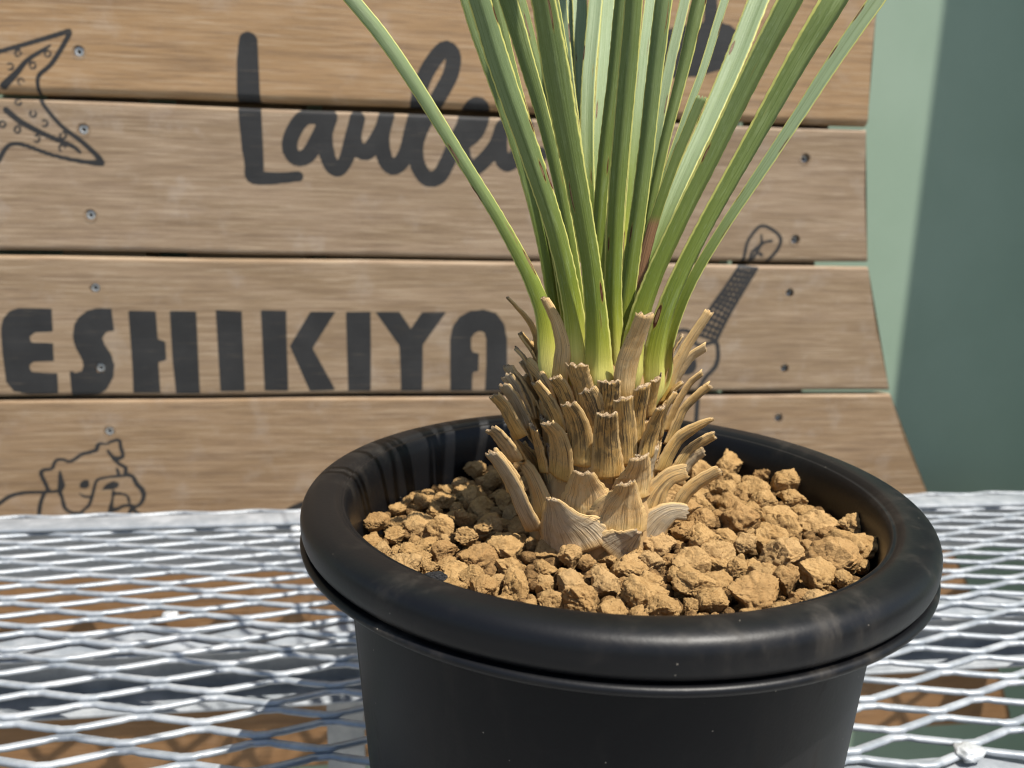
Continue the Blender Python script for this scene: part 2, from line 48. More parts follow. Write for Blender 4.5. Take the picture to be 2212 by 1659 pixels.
STUBS = [["tall_pink",0,[[41.9,220.5,885.0,5.34],[41.8,220.1,889.7,5.71],[42.3,218.7,897.8,5.04],[40.9,219.5,903.8,4.22],[39.1,220.8,908.0,3.54],[37.1,222.8,911.8,3.15]]],["tall_tan",0,[[59.5,212.7,883.3,5.22],[59.3,211.9,890.9,5.96],[59.8,210.6,896.7,5.89],[61.2,209.0,903.3,5.04],[62.6,207.1,909.2,5.17]]],["tall_yellow",1,[[77.4,228.0,878.7,3.9],[78.0,228.0,883.1,3.98],[80.0,228.0,890.2,3.44],[84.1,228.0,898.4,2.57],[89.6,228.0,907.7,2.04]]],["dark_curl",1,[[36.7,236.0,885.2,2.01],[37.0,236.0,890.5,2.0],[37.2,236.0,896.2,2.16],[35.6,236.0,901.5,1.98],[32.3,236.0,906.2,1.62],[27.8,236.0,910.8,0.93]]],["spotted",1,[[80.1,232.0,877.7,3.53],[80.6,232.0,883.1,3.69],[82.4,232.0,887.6,3.51],[85.9,232.0,892.7,2.97],[90.6,232.0,896.0,2.27]]],["grey",1,[[81.5,240.0,882.3,2.72],[81.9,240.0,889.7,2.44],[83.0,240.0,894.3,2.25],[85.3,240.0,898.4,1.53]]],["tan",1,[[80.9,234.0,868.0,3.14],[82.2,234.0,872.6,3.22],[84.6,234.0,878.6,3.12],[87.7,234.0,883.8,2.76],[91.4,234.0,886.9,2.31]]],["tan",1,[[80.3,230.0,864.5,3.1],[82.0,230.0,870.0,3.27],[84.5,230.0,875.9,3.17],[88.3,230.0,880.4,2.9],[92.3,230.0,883.7,2.19]]],["cut_dark",0,[[74.5,222.7,875.6,3.4],[76.7,225.5,879.7,3.6],[78.2,224.8,883.8,3.58],[80.3,223.8,886.4,3.65]]],["cut_dark",0,[[69.2,216.5,878.1,3.96],[68.9,215.4,881.8,4.09],[68.6,213.5,886.4,4.2],[68.6,211.4,890.3,4.19]]],["dark",0,[[64.7,214.0,870.4,5.33],[64.1,212.5,878.4,5.25],[64.0,210.3,883.9,5.25],[63.3,207.3,888.8,5.0]]],["dark",0,[[54.7,212.8,875.9,5.24],[54.5,212.1,880.2,5.61],[54.8,210.6,885.1,5.94],[54.2,208.8,889.7,6.06]]],["tan",0,[[49.1,214.5,880.9,5.24],[48.2,214.1,885.6,5.61],[46.8,213.3,889.8,5.8],[45.4,212.0,894.1,6.09]]],["dark",0,[[51.9,213.4,872.0,5.51],[51.6,212.5,878.5,5.62],[49.7,211.3,883.7,5.71],[47.4,209.8,887.5,5.1]]],["dark",0,[[62.0,213.1,863.8,5.33],[61.6,212.3,868.0,5.7],[60.4,210.7,874.7,5.86],[58.9,208.7,881.0,5.61],[58.0,206.6,885.8,5.38]]],["dark",0,[[55.8,212.7,859.8,10.24],[55.1,211.2,867.1,8.08],[54.1,208.5,875.4,6.53],[53.1,204.9,881.6,5.62]]],["dark",0,[[48.0,215.1,863.0,8.05],[47.3,213.9,871.9,7.29],[45.2,212.3,878.6,5.79],[42.5,210.3,883.4,4.53]]],["dark",0,[[68.4,216.0,864.5,7.07],[68.9,214.7,871.4,6.38],[69.4,212.1,877.6,5.26],[69.7,208.6,882.4,3.77]]],["dark",0,[[45.2,217.0,877.4,4.49],[43.8,216.9,882.0,4.87],[41.9,216.3,886.3,5.08],[39.3,215.7,889.6,4.2]]],["tan",0,[[40.5,222.6,879.0,4.58],[38.8,224.4,884.2,4.84],[36.3,228.0,888.6,4.72],[34.1,231.9,891.1,4.48]]],["dark",0,[[42.4,219.8,872.0,5.39],[40.5,220.8,878.2,5.46],[38.0,221.6,882.7,5.03],[35.3,221.9,886.6,4.32]]],["grey",0,[[36.7,235.2,883.6,3.05],[35.2,235.3,888.9,3.03],[33.4,235.4,892.4,2.68],[30.8,235.5,895.0,2.24]]],["grey",0,[[37.6,235.2,872.8,4.22],[35.9,235.3,879.5,4.37],[33.1,235.4,884.9,3.91],[30.3,235.5,888.2,2.77]]],["grey",1,[[35.2,236.0,876.2,3.51],[32.8,236.0,881.7,3.49],[30.1,236.0,886.6,3.21],[28.1,236.0,889.7,2.68]]],["grey",1,[[34.1,234.0,872.2,3.93],[31.5,234.0,878.5,3.91],[29.5,234.0,883.4,3.46],[26.9,234.0,887.0,2.67]]],["grey",1,[[34.0,231.0,869.9,3.64],[31.6,231.0,876.2,3.27],[29.2,231.0,880.6,2.82],[26.4,231.0,884.1,2.21]]],["tan",1,[[31.9,228.0,868.1,3.34],[29.0,228.0,873.4,3.23],[26.3,228.0,878.3,2.62],[23.1,228.0,881.8,1.94]]],["dark",0,[[75.9,225.8,869.4,3.98],[75.4,222.7,875.6,4.17],[75.6,220.2,880.6,4.28],[77.5,219.8,883.9,3.84]]],["tan_lit",0,[[42.7,219.5,857.8,8.8],[42.5,217.7,865.3,7.85],[40.7,216.0,872.3,6.19],[37.5,214.8,876.4,4.63]]],["tan_lit",0,[[38.9,226.6,857.2,6.03],[37.7,226.6,862.2,6.43],[35.9,225.0,868.9,6.35],[34.2,222.0,873.7,4.66]]],["tan_lit",0,[[36.5,235.3,855.3,4.46],[34.6,235.4,859.9,4.26],[31.8,235.5,864.6,3.62],[30.1,235.5,867.8,2.38]]],["frayed",1,[[29.9,227.0,860.9,3.6],[27.3,227.0,865.8,3.41],[24.6,227.0,869.4,2.63],[22.1,227.0,871.6,2.28]]],["pale",1,[[29.9,222.0,852.7,3.89],[27.9,222.0,857.2,3.87],[24.7,222.0,862.1,3.01],[21.7,222.0,865.6,2.08]]],["tan",1,[[76.0,223.0,857.7,4.15],[77.6,223.0,863.0,3.88],[81.2,223.0,868.8,3.09],[86.3,223.0,872.3,2.15],[91.5,223.0,874.7,0.95]]],["tan",1,[[82.5,227.0,857.1,3.79],[85.1,227.0,862.1,3.52],[89.2,227.0,865.7,2.72],[93.4,227.0,868.2,2.11]]],["frayed",1,[[82.7,228.0,852.1,4.09],[84.7,228.0,856.7,4.08],[87.7,228.0,860.4,3.54],[91.2,228.0,862.6,2.04]]],["pale",0,[[50.0,211.9,845.9,15.66],[49.8,212.0,849.8,16.02],[49.6,211.7,854.6,13.07],[48.7,210.4,859.0,8.89],[47.9,208.5,863.1,5.39]]],["pale",0,[[63.9,212.9,852.5,13.26],[64.3,212.6,857.9,12.36],[64.3,210.4,862.9,8.94],[63.8,207.4,867.3,5.79]]],["pale",0,[[58.9,209.8,841.7,17.71],[58.9,209.7,846.5,18.45],[59.0,208.9,851.6,15.05],[59.7,207.5,856.4,8.86],[59.3,204.7,861.2,4.95]]],["silver",0,[[47.6,211.0,837.1,26.45],[45.5,211.9,841.6,23.1],[43.1,212.1,846.0,16.43],[41.1,211.4,850.7,8.55],[38.9,210.2,854.8,3.43]]],["pale",0,[[38.2,221.4,843.2,10.68],[37.5,223.6,848.3,10.72],[36.0,227.1,853.4,8.65],[34.2,235.4,856.6,5.57],[30.9,235.5,860.9,2.75]]],["grey",1,[[35.5,220.0,840.7,3.14],[31.4,220.0,848.9,2.78],[28.3,220.0,856.1,2.34],[24.9,220.0,861.8,2.07],[21.4,220.0,866.0,1.4]]],["tan_lit",1,[[69.8,217.0,844.6,8.09],[70.9,217.0,849.9,8.05],[72.9,217.0,854.3,6.34],[76.6,217.0,858.3,3.8],[81.6,217.0,860.1,2.2]]],["tan_lit",1,[[81.6,224.0,842.3,3.97],[83.1,224.0,847.0,4.22],[85.3,224.0,851.1,4.04],[89.4,224.0,854.7,3.16],[94.9,224.0,858.0,1.58]]],["silver",1,[[67.9,215.0,836.8,10.19],[70.3,215.0,841.3,9.32],[73.1,215.0,845.3,7.61],[77.3,215.0,847.8,5.07],[81.7,215.0,847.3,2.54]]],["silver",0,[[57.2,208.8,836.9,17.28],[59.5,208.3,839.7,13.53],[61.9,207.1,842.7,8.15],[64.2,205.4,846.0,2.42]]]]
STONES = [[44.4,208.4,836.2,3.4,4.1],[27.1,222.2,836.2,6.2,3.2],[23.0,236.4,836.2,4.3,2.9],[73.0,215.1,836.2,6.6,6.2],[60.5,202.1,836.2,5.2,4.6],[57.1,209.8,836.2,3.3,2.3],[66.5,202.0,836.2,4.6,3.8],[50.9,190.3,836.2,5.1,5.7],[42.0,180.2,836.2,5.2,3.4],[59.2,181.0,836.2,6.0,5.5],[77.6,197.6,836.2,4.8,4.6],[85.8,199.6,836.2,3.4,2.8],[86.8,211.0,836.2,6.1,4.0],[84.4,221.7,836.2,4.0,3.7],[34.5,192.5,836.2,2.5,3.4],[26.5,195.6,836.2,5.0,5.3],[17.7,215.3,836.2,5.6,3.7],[41.4,191.9,836.2,4.5,3.2],[72.5,182.2,836.2,5.0,3.9],[75.5,175.2,836.2,3.6,4.3],[68.2,172.3,836.2,2.3,2.6],[60.9,172.2,836.2,4.0,3.0],[48.7,174.7,836.2,3.5,2.1],[34.5,183.1,836.2,3.4,3.4],[22.6,184.8,836.2,3.4,3.4],[14.7,200.8,836.2,3.3,2.5],[33.1,214.1,836.2,2.1,1.9],[33.1,207.4,836.2,1.6,2.4],[37.2,206.2,836.2,3.0,2.2],[48.7,206.2,836.2,2.2,2.2],[71.0,190.3,836.2,2.9,2.1],[88.7,190.6,836.2,2.9,2.9],[2.2,266.5,836.2,3.4,3.9],[10.3,276.1,836.2,2.4,2.2],[15.8,278.1,836.2,2.5,2.7],[22.4,293.2,836.2,4.3,3.2],[9.4,264.5,836.2,3.9,3.1],[-7.5,259.9,836.2,2.9,2.5],[-13.1,242.9,836.2,4.0,2.1],[-14.8,230.0,836.2,3.6,3.8],[-7.3,236.4,836.2,3.7,2.6],[1.0,243.2,836.2,6.7,4.3],[7.5,237.8,836.2,4.7,4.0],[15.0,244.8,836.2,3.4,3.6],[21.9,257.9,836.2,4.6,3.8],[23.3,235.4,836.2,4.5,3.1],[15.7,226.6,836.2,4.3,2.5],[-3.5,224.7,836.2,3.3,2.7],[-10.4,222.0,836.2,3.3,2.6],[0.9,218.0,836.2,3.9,3.0],[-3.3,210.4,836.2,4.6,2.9],[3.3,207.0,836.2,2.5,2.7],[10.7,206.4,836.2,5.0,2.7],[15.1,198.7,836.2,3.0,2.6],[17.2,190.1,836.2,3.9,2.7],[10.0,192.3,836.2,4.3,2.3],[28.5,279.0,836.2,3.8,3.0],[24.8,280.9,836.2,3.3,2.5],[120.9,276.3,836.2,7.8,5.7],[132.2,266.6,836.2,4.4,4.4],[136.8,254.6,836.2,7.1,5.4],[121.7,254.1,836.2,5.0,3.6],[105.3,228.0,836.2,8.3,7.6],[120.6,232.2,836.2,6.2,4.4],[129.3,223.6,836.2,8.3,6.5],[107.9,211.9,836.2,6.2,4.0],[106.2,198.0,836.2,7.2,6.1],[115.6,187.5,836.2,8.2,4.7],[129.2,201.4,836.2,7.8,4.8],[137.4,215.6,836.2,4.7,2.9],[116.7,204.6,836.2,3.9,2.3],[106.6,181.0,836.2,5.0,3.7],[97.0,179.2,836.2,3.3,3.7],[86.6,174.3,836.2,7.4,4.0],[74.2,172.1,836.2,3.5,2.9],[92.7,183.0,836.2,4.0,2.7],[94.1,193.0,836.2,2.8,2.6],[89.3,192.5,836.2,2.8,3.2],[87.0,201.6,836.2,4.7,3.2],[97.5,205.0,836.2,3.4,3.0],[91.6,226.4,836.2,4.5,3.2],[111.9,177.1,836.2,2.7,1.6]]
CINDER = [4.0,194.7,838.2]

# ------------------------------------------------------------------ helpers
def tag(o, label=None, cat=None, group=None, kind=None):
    if label: o['label'] = label
    if cat: o['category'] = cat
    if group: o['group'] = group
    if kind: o['kind'] = kind
    return o
def empty(name, loc=(0, 0, 0)):
    o = bpy.data.objects.new(name, None); o.location = loc; o.empty_display_size = 0.02
    COL.objects.link(o); return o
def link(name, me, mats, parent=None, smooth=True):
    for m in (mats if isinstance(mats, (list, tuple)) else [mats]):
        if m.name not in [x.name for x in me.materials if x]: me.materials.append(m)
    if smooth: me.shade_smooth()
    o = bpy.data.objects.new(name, me); COL.objects.link(o)
    if parent is not None:
        o.parent = parent
        o.matrix_parent_inverse = Matrix.Translation(parent.location).inverted() if parent.parent is None else Matrix()
    return o
def mesh(name, v, f, mi=None):
    me = bpy.data.meshes.new(name); me.from_pydata([tuple(p) for p in v], [], f)
    if mi is not None: me.polygons.foreach_set('material_index', mi)
    me.update(); return me
def bm_mesh(bm, name):
    me = bpy.data.meshes.new(name); bm.to_mesh(me); bm.free(); return me
def box(x0, x1, y0, y1, z0, z1, bev=0.0, name='box'):
    bm = bmesh.new(); bmesh.ops.create_cube(bm, size=1)
    for v in bm.verts: v.co = Vector(((x0+x1)/2+v.co.x*(x1-x0), (y0+y1)/2+v.co.y*(y1-y0), (z0+z1)/2+v.co.z*(z1-z0)))
    if bev: bmesh.ops.bevel(bm, geom=bm.edges[:], offset=bev, segments=2, affect='EDGES', profile=0.6)
    return bm_mesh(bm, name)
def lathe(prof, n, cx, cy, name='lathe', closed=True):
    v = []; f = []; m = len(prof)
    for i in range(n):
        a = 2*math.pi*i/n
        for r, z in prof: v.append((cx+r*math.cos(a), cy+r*math.sin(a), z))
    for i in range(n):
        j = (i+1) % n
        for k in range(m-1): f.append((i*m+k, j*m+k, j*m+k+1, i*m+k+1))
    return mesh(name, v, f)
def extr_profile(prof, x0, x1, name='bar'):
    """closed (y,z) profile extruded along x"""
    n = len(prof); v = [(x0, y, z) for y, z in prof]+[(x1, y, z) for y, z in prof]
    f = [(i, (i+1) % n, n+(i+1) % n, n+i) for i in range(n)]+[tuple(range(n-1, -1, -1)), tuple(range(n, 2*n))]
    return mesh(name, v, f)
def smooth_path(pts, n):
    """Catmull-Rom resample; pts (k,m)"""
    P = np.array(pts, float); P = np.vstack([2*P[0]-P[1], P, 2*P[-1]-P[-2]])
    d = np.linalg.norm(np.diff(P[1:-1, :3], axis=0), axis=1); s = np.r_[0, np.cumsum(d)]
    out = []
    for q in np.linspace(0, s[-1], n):
        i = min(max(np.searchsorted(s, q, side='right')-1, 0), len(d)-1); t = (q-s[i])/max(d[i], 1e-9)
        a, b, c, e = P[i], P[i+1], P[i+2], P[i+3]
        out.append(0.5*((2*b)+(c-a)*t+(2*a-5*b+4*c-e)*t*t+(-a+3*b-3*c+e)*t**3))
    return np.array(out)

# node-material helper
class NT:
    def __init__(s, name):
        s.m = bpy.data.materials.new(name); s.m.use_nodes = True; s.t = s.m.node_tree
        s.b = s.t.nodes['Principled BSDF']; s.out = s.t.nodes['Material Output']
    def n(s, typ, **kw):
        o = s.t.nodes.new(typ)
        for k, v in kw.items(): setattr(o, k, v)
        return o
    def lk(s, a, b): s.t.links.new(a, b)
    def put(s, sock, v):
        if hasattr(v, 'is_linked') or isinstance(v, bpy.types.NodeSocket): s.lk(v, sock)
        else: sock.default_value = v
    def math(s, op, a, b=0.0, c=None, clamp=False):
        o = s.n('ShaderNodeMath', operation=op, use_clamp=clamp); s.put(o.inputs[0], a); s.put(o.inputs[1], b)
        if c is not None: s.put(o.inputs[2], c)
        return o.outputs[0]
    def mix(s, f, a, b, mode='MIX'):
        o = s.n('ShaderNodeMix', data_type='RGBA', blend_type=mode); s.put(o.inputs[0], f)
        for i, v in ((6, a), (7, b)): s.put(o.inputs[i], v if not isinstance(v, tuple) or len(v) == 4 else (*v, 1))
        return o.outputs[2]
    def rng(s, v, a, b, c=0.0, d=1.0, smooth=True):
        o = s.n('ShaderNodeMapRange', interpolation_type='SMOOTHSTEP' if smooth else 'LINEAR')
        s.put(o.inputs[0], v)
        for i, x in zip((1, 2, 3, 4), (a, b, c, d)): s.put(o.inputs[i], x)
        return o.outputs[0]
    def noise(s, vec, scale, detail=4, rough=0.55, dist=0.0):
        o = s.n('ShaderNodeTexNoise'); s.lk(vec, o.inputs['Vector']); o.inputs['Scale'].default_value = scale
        o.inputs['Detail'].default_value = detail; o.inputs['Roughness'].default_value = rough; o.inputs['Distortion'].default_value = dist
        return o.outputs['Fac']
    def mapping(s, vec, scale=(1, 1, 1), loc=None, rot=None):
        o = s.n('ShaderNodeMapping'); s.lk(vec, o.inputs[0]); o.inputs['Scale'].default_value = scale
        if loc is not None: s.put(o.inputs['Location'], loc)
        if rot: o.inputs['Rotation'].default_value = rot
        return o.outputs[0]
    def obj(s): return s.n('ShaderNodeTexCoord').outputs['Object']
    def uv(s): return s.n('ShaderNodeTexCoord').outputs['UV']
    def rand(s): return s.n('ShaderNodeObjectInfo').outputs['Random']
    def attr(s, name, typ='GEOMETRY'):
        return s.n('ShaderNodeAttribute', attribute_name=name, attribute_type=typ).outputs['Fac']
    def shift(s, vec, k=37.0):
        o = s.n('ShaderNodeVectorMath', operation='ADD'); s.lk(vec, o.inputs[0])
        c = s.n('ShaderNodeCombineXYZ'); r = s.math('MULTIPLY', s.rand(), k)
        for i in range(3): s.lk(r, c.inputs[i])
        s.lk(c.outputs[0], o.inputs[1]); return o.outputs[0]
    def sep(s, vec):
        o = s.n('ShaderNodeSeparateXYZ'); s.lk(vec, o.inputs[0]); return o.outputs
    def bump(s, h, strength=0.3, dist=0.001):
        o = s.n('ShaderNodeBump'); o.inputs['Strength'].default_value = strength; o.inputs['Distance'].default_value = dist
        s.lk(h, o.inputs['Height']); s.lk(o.outputs[0], s.b.inputs['Normal']); return o
    def fin(s, col=None, rough=None, metal=None, spec=None):
        if col is not None: s.put(s.b.inputs['Base Color'], col if not isinstance(col, tuple) or len(col) == 4 else (*col, 1))
        if rough is not None: s.put(s.b.inputs['Roughness'], rough)
        if metal is not None: s.put(s.b.inputs['Metallic'], metal)
        if spec is not None: s.put(s.b.inputs['Specular IOR Level'], spec)
        return s.m

# ------------------------------------------------------------------ materials
def make_wood(name, painted=True):
    k = NT(name); v = k.shift(k.obj(), 11.0)
    tone = k.attr('tone', 'OBJECT')
    g1 = k.noise(k.mapping(v, (9, 1, 170)), 1.0, 6, 0.66, 0.5)
    g2 = k.noise(k.mapping(v, (22, 1, 760)), 1.0, 5, 0.7)
    big = k.noise(k.mapping(v, (5, 1, 26)), 1.0, 5, 0.6, 1.6)
    blot = k.noise(v, 34.0, 5, 0.6)
    base = k.mix(tone, (0.232, 0.163, 0.098), (0.300, 0.188, 0.092))
    c = k.mix(k.rng(big, 0.3, 0.7), base, k.mix(tone, (0.298, 0.218, 0.146), (0.36, 0.232, 0.122)))
    c = k.mix(k.math('MULTIPLY', k.rng(g1, 0.47, 0.72), 0.55), c, (0.145, 0.092, 0.055))
    c = k.mix(k.math('MULTIPLY', k.rng(g2, 0.5, 0.66), 0.55), c, (0.46, 0.36, 0.25))
    c = k.mix(k.math('MULTIPLY', k.rng(g2, 0.5, 0.34), 0.6), c, (0.16, 0.105, 0.068))
    c = k.mix(k.math('MULTIPLY', k.rng(blot, 0.52, 0.72), 0.28), c, (0.42, 0.36, 0.30))
    c = k.mix(k.math('MULTIPLY', k.attr('table_shade', 'OBJECT'), 0.85), c, (0.64, 0.50, 0.37), 'MULTIPLY')  # low planks: shade under the table mesh put into the wood colour
    c = k.mix(1.0, c, k.n('ShaderNodeAttribute', attribute_name='lum', attribute_type='OBJECT').outputs['Color'], 'MULTIPLY')
    rough = 0.62
    if painted:
        p = k.attr('paint'); wear = k.rng(g2, 0.58, 0.74, 1.0, 0.78)
        pf = k.math('MULTIPLY', k.rng(p, 0.30, 0.70), wear)
        pc = k.mix(k.rng(blot, 0.35, 0.75), (0.020, 0.0195, 0.019), (0.030, 0.029, 0.028))
        c = k.mix(pf, c, pc)
    k.bump(k.math('ADD', g2, k.math('MULTIPLY', g1, 0.8)), 0.35, 0.0006)
    return k.fin(c, rough, 0.0, 0.35)
M_WOOD = make_wood('weathered_wood')

k = NT('zinc'); v = k.obj()
sp = k.n('ShaderNodeTexVoronoi'); k.lk(v, sp.inputs['Vector']); sp.inputs['Scale'].default_value = 160
n1 = k.noise(v, 60, 5, 0.6); n2 = k.noise(v, 420, 3, 0.6)
c = k.mix(k.rng(n1, 0.35, 0.7), (0.27, 0.295, 0.32), (0.41, 0.43, 0.45))
c = k.mix(k.math('MULTIPLY', k.rng(n2, 0.58, 0.75), 0.35), c, (0.30, 0.31, 0.32))
k.bump(n2, 0.25, 0.0006)
M_ZINC = k.fin(c, k.rng(n1, 0.3, 0.75, 0.42, 0.56), 0.30, 0.5)

k = NT('zinc_lump'); v = k.obj(); n1 = k.noise(v, 500, 4)
k.bump(n1, 0.6, 0.001)
M_WELD = k.fin(k.mix(n1, (0.42, 0.44, 0.45), (0.62, 0.63, 0.63)), 0.38, 0.3, 0.5)

def make_pot(name, spec, r0, du=0.22):
    k = NT(name); v = k.obj()
    d1 = k.noise(v, 28, 6, 0.62, 0.5); d2_ = k.noise(v, 900, 3, 0.6); d3 = k.noise(k.mapping(v, (1, 1, 0.12)), 160, 4, 0.6)
    dust = k.math('MULTIPLY', k.rng(d1, 0.45, 0.78), k.rng(d3, 0.35, 0.75))
    c = k.mix(k.math('MULTIPLY', dust, du), (0.0045, 0.0047, 0.0056), (0.16, 0.135, 0.105))
    vo = k.n('ShaderNodeTexVoronoi'); k.lk(v, vo.inputs['Vector']); vo.inputs['Scale'].default_value = 330
    speck = k.rng(vo.outputs['Distance'], 0.045, 0.075, 1.0, 0.0)
    sel = k.rng(k.sep(vo.outputs['Color'])[0], 0.86, 0.87)
    c = k.mix(k.math('MULTIPLY', k.math('MULTIPLY', speck, sel), 0.55), c, (0.42, 0.37, 0.30))
    k.bump(k.math('ADD', d2_, k.math('MULTIPLY', d1, 0.5)), 0.12, 0.0003)
    return k.fin(c, k.rng(dust, 0.0, 0.7, r0, 0.72), 0.0, spec)
M_POT = make_pot('matte_black_plastic', 0.15, 0.46)
M_RIM = make_pot('smooth_black_plastic', 0.25, 0.41, 0.40)

def make_stone(name, tint=1.0):
    k = NT(name); v = k.shift(k.obj(), 9.0); r = k.rand()
    a = k.noise(v, 1.6, 5, 0.6); b = k.noise(v, 9.0, 5, 0.65); e = k.noise(v, 30.0, 3, 0.6)
    c = k.mix(k.rng(a, 0.3, 0.7), (0.335, 0.200, 0.076), (0.455, 0.287, 0.120))
    c = k.mix(k.math('MULTIPLY', k.rng(r, 0.55, 1.0), 0.55), c, (0.27, 0.150, 0.058))
    c = k.mix(k.math('MULTIPLY', k.rng(r, 0.30, 0.0), 0.45), c, (0.46, 0.305, 0.145))
    c = k.mix(k.math('MULTIPLY', k.rng(b, 0.56, 0.74), 0.55), c, (0.45, 0.300, 0.145))
    c = k.mix(k.math('MULTIPLY', k.rng(b, 0.46, 0.28), 0.65), c, (0.150, 0.080, 0.030))
    c = k.mix(k.math('MULTIPLY', k.rng(e, 0.62, 0.74), 0.5), c, (0.16, 0.085, 0.035))
    k.bump(k.math('ADD', b, k.math('MULTIPLY', e, 0.5)), 0.65, 0.0014)
    return k.fin(c, 0.9, 0.0, 0.18)
M_STONE = make_stone('clay_pebble')
k = NT('soil_fines'); v = k.obj(); a = k.noise(v, 400, 5, 0.65)
k.bump(a, 1.0, 0.002)
M_FINE = k.fin(k.mix(k.rng(a, 0.3, 0.7), (0.06, 0.033, 0.014), (0.27, 0.16, 0.065)), 0.95, 0, 0.1)
k = NT('cinder'); v = k.obj(); a = k.noise(v, 4, 5); k.bump(a, 0.8, 0.1)
M_CINDER = k.fin(k.mix(a, (0.01, 0.01, 0.011), (0.05, 0.048, 0.05)), 0.75)

# living leaf: UV.x = across (0..1), UV.y = metres along / 0.1
k = NT('yucca_leaf'); uv = k.uv(); s = k.sep(uv); r = k.rand()
ac = k.math('ABSOLUTE', k.math('SUBTRACT', k.math('MULTIPLY', s[0], 2.0), 1.0))
uvr = k.shift(uv, 53.0)
st = k.noise(k.mapping(uvr, (30, 0.8, 1)), 1.0, 5, 0.68); mo = k.noise(k.mapping(uvr, (6.0, 7, 1)), 1.0, 6, 0.72, 0.3)
fine = k.noise(k.mapping(uvr, (30, 45, 1)), 1.0, 3, 0.6)
al = s[1]
c = k.mix(k.rng(al, 0.15, 1.0), (0.170, 0.215, 0.022), (0.148, 0.195, 0.058))
c = k.mix(k.math('MULTIPLY', k.rng(r, 0.4, 1.0), k.rng(al, 0.3, 1.2)), c, (0.180, 0.240, 0.110))
c = k.mix(k.math('MULTIPLY', k.math('MULTIPLY', k.attr('wax', 'OBJECT'), 0.7), k.rng(al, 0.35, 1.0)), c, (0.33, 0.42, 0.25))
c = k.mix(k.math('MULTIPLY', k.rng(mo, 0.50, 0.70), 0.40), c, (0.31, 0.38, 0.17))
c = k.mix(k.math('MULTIPLY', k.rng(st, 0.50, 0.64), 0.6), c, (0.066, 0.105, 0.014))
c = k.mix(k.math('MULTIPLY', k.rng(fine, 0.55, 0.75), 0.18), c, (0.42, 0.50, 0.32))
c = k.mix(k.rng(k.math('ADD', al, k.math('MULTIPLY', st, 0.12)), 0.44, 0.12), c, (0.46, 0.45, 0.055))
c = k.mix(k.rng(k.math('ADD', al, k.math('MULTIPLY', st, 0.1)), 0.30, 0.10), c, (0.68, 0.60, 0.20))
c = k.mix(k.rng(k.math('ADD', ac, k.math('MULTIPLY', k.math('SUBTRACT', fine, 0.5), 0.06)), 0.85, 0.93), c, (0.58, 0.56, 0.16))
# rust lesions
lv = k.n('ShaderNodeTexVoronoi', feature='F1'); k.lk(k.mapping(uvr, (4.2, 7.5, 1)), lv.inputs['Vector']); lv.inputs['Scale'].default_value = 1.0
lc = k.sep(lv.outputs['Color'])
les = k.math('MULTIPLY', k.rng(lc[0], 0.50, 0.51), k.rng(k.math('ADD', ac, k.math('MULTIPLY', lc[1], 0.5)), 0.75, 0.9))
size = k.math('ADD', 0.07, k.math('MULTIPLY', lc[2], 0.26))
dd = k.math('SUBTRACT', k.math('ADD', lv.outputs['Distance'], k.math('MULTIPLY', k.math('SUBTRACT', fine, 0.5), 0.12)), size)
lesion = k.math('MULTIPLY', k.rng(dd, 0.03, -0.02), les)
c = k.mix(k.math('MULTIPLY', k.math('MULTIPLY', k.rng(dd, 0.09, 0.0), les), 0.5), c, (0.42, 0.33, 0.06))
c = k.mix(lesion, c, k.mix(k.rng(dd, -0.08, -0.11), (0.075, 0.018, 0.010), (0.22, 0.13, 0.075)))
# dried band on the cut leaf
dry = k.attr('dry')
c = k.mix(dry, c, k.mix(k.rng(st, 0.35, 0.7), (0.42, 0.235, 0.12), (0.10, 0.04, 0.022)))
k.bump(k.math('ADD', st, k.math('MULTIPLY', fine, 0.3)), 0.45, 0.0006)
k.fin(c, k.rng(mo, 0.3, 0.8, 0.40, 0.55), 0.0, 0.28)
tr = k.n('ShaderNodeBsdfTranslucent'); k.lk(k.mix(0.5, c, (0.32, 0.42, 0.05)), tr.inputs[0])
ms = k.n('ShaderNodeMixShader'); ms.inputs[0].default_value = 0.14
k.lk(k.b.outputs[0], ms.inputs[1]); k.lk(tr.outputs[0], ms.inputs[2]); k.lk(ms.outputs[0], k.out.inputs[0])
M_LEAF = k.m

# dry stubs: object attributes  dark, pale, yel, grey (0..1)
k = NT('dry_stub'); uv = k.uv(); s = k.sep(uv)
uvr = k.shift(uv, 41.0)
dk, pl, ye, gr = (k.attr(a, 'OBJECT') for a in ('dark', 'pale', 'yel', 'grey'))
ac = k.math('ABSOLUTE', k.math('SUBTRACT', k.math('MULTIPLY', s[0], 2.0), 1.0)); al = s[1]
warp = k.noise(k.mapping(uvr, (2, 2, 1)), 1.0, 3)
st = k.noise(k.mapping(uvr, (17, 0.9, 1)), 1.0, 5, 0.62, 0.35)
st2 = k.noise(k.mapping(uvr, (46, 1.6, 1)), 1.0, 4, 0.6, 0.2)
mo = k.noise(k.mapping(uvr, (3.5, 4.5, 1)), 1.0, 5, 0.6, 0.6); sp = k.noise(k.mapping(uvr, (34, 34, 1)), 1.0, 3, 0.6)
c = k.mix(k.rng(mo, 0.32, 0.7), (0.55, 0.318, 0.088), (0.78, 0.500, 0.172))
c = k.mix(pl, c, k.mix(k.rng(mo, 0.32, 0.7), (0.64, 0.395, 0.160), (0.82, 0.590, 0.310)))
c = k.mix(gr, c, k.mix(k.rng(mo, 0.32, 0.7), (0.36, 0.315, 0.225), (0.58, 0.52, 0.41)))
c = k.mix(k.math('MULTIPLY', k.rng(st, 0.52, 0.62), k.math('ADD', 0.22, k.math('MULTIPLY', dk, 0.70))), c, (0.062, 0.042, 0.022))
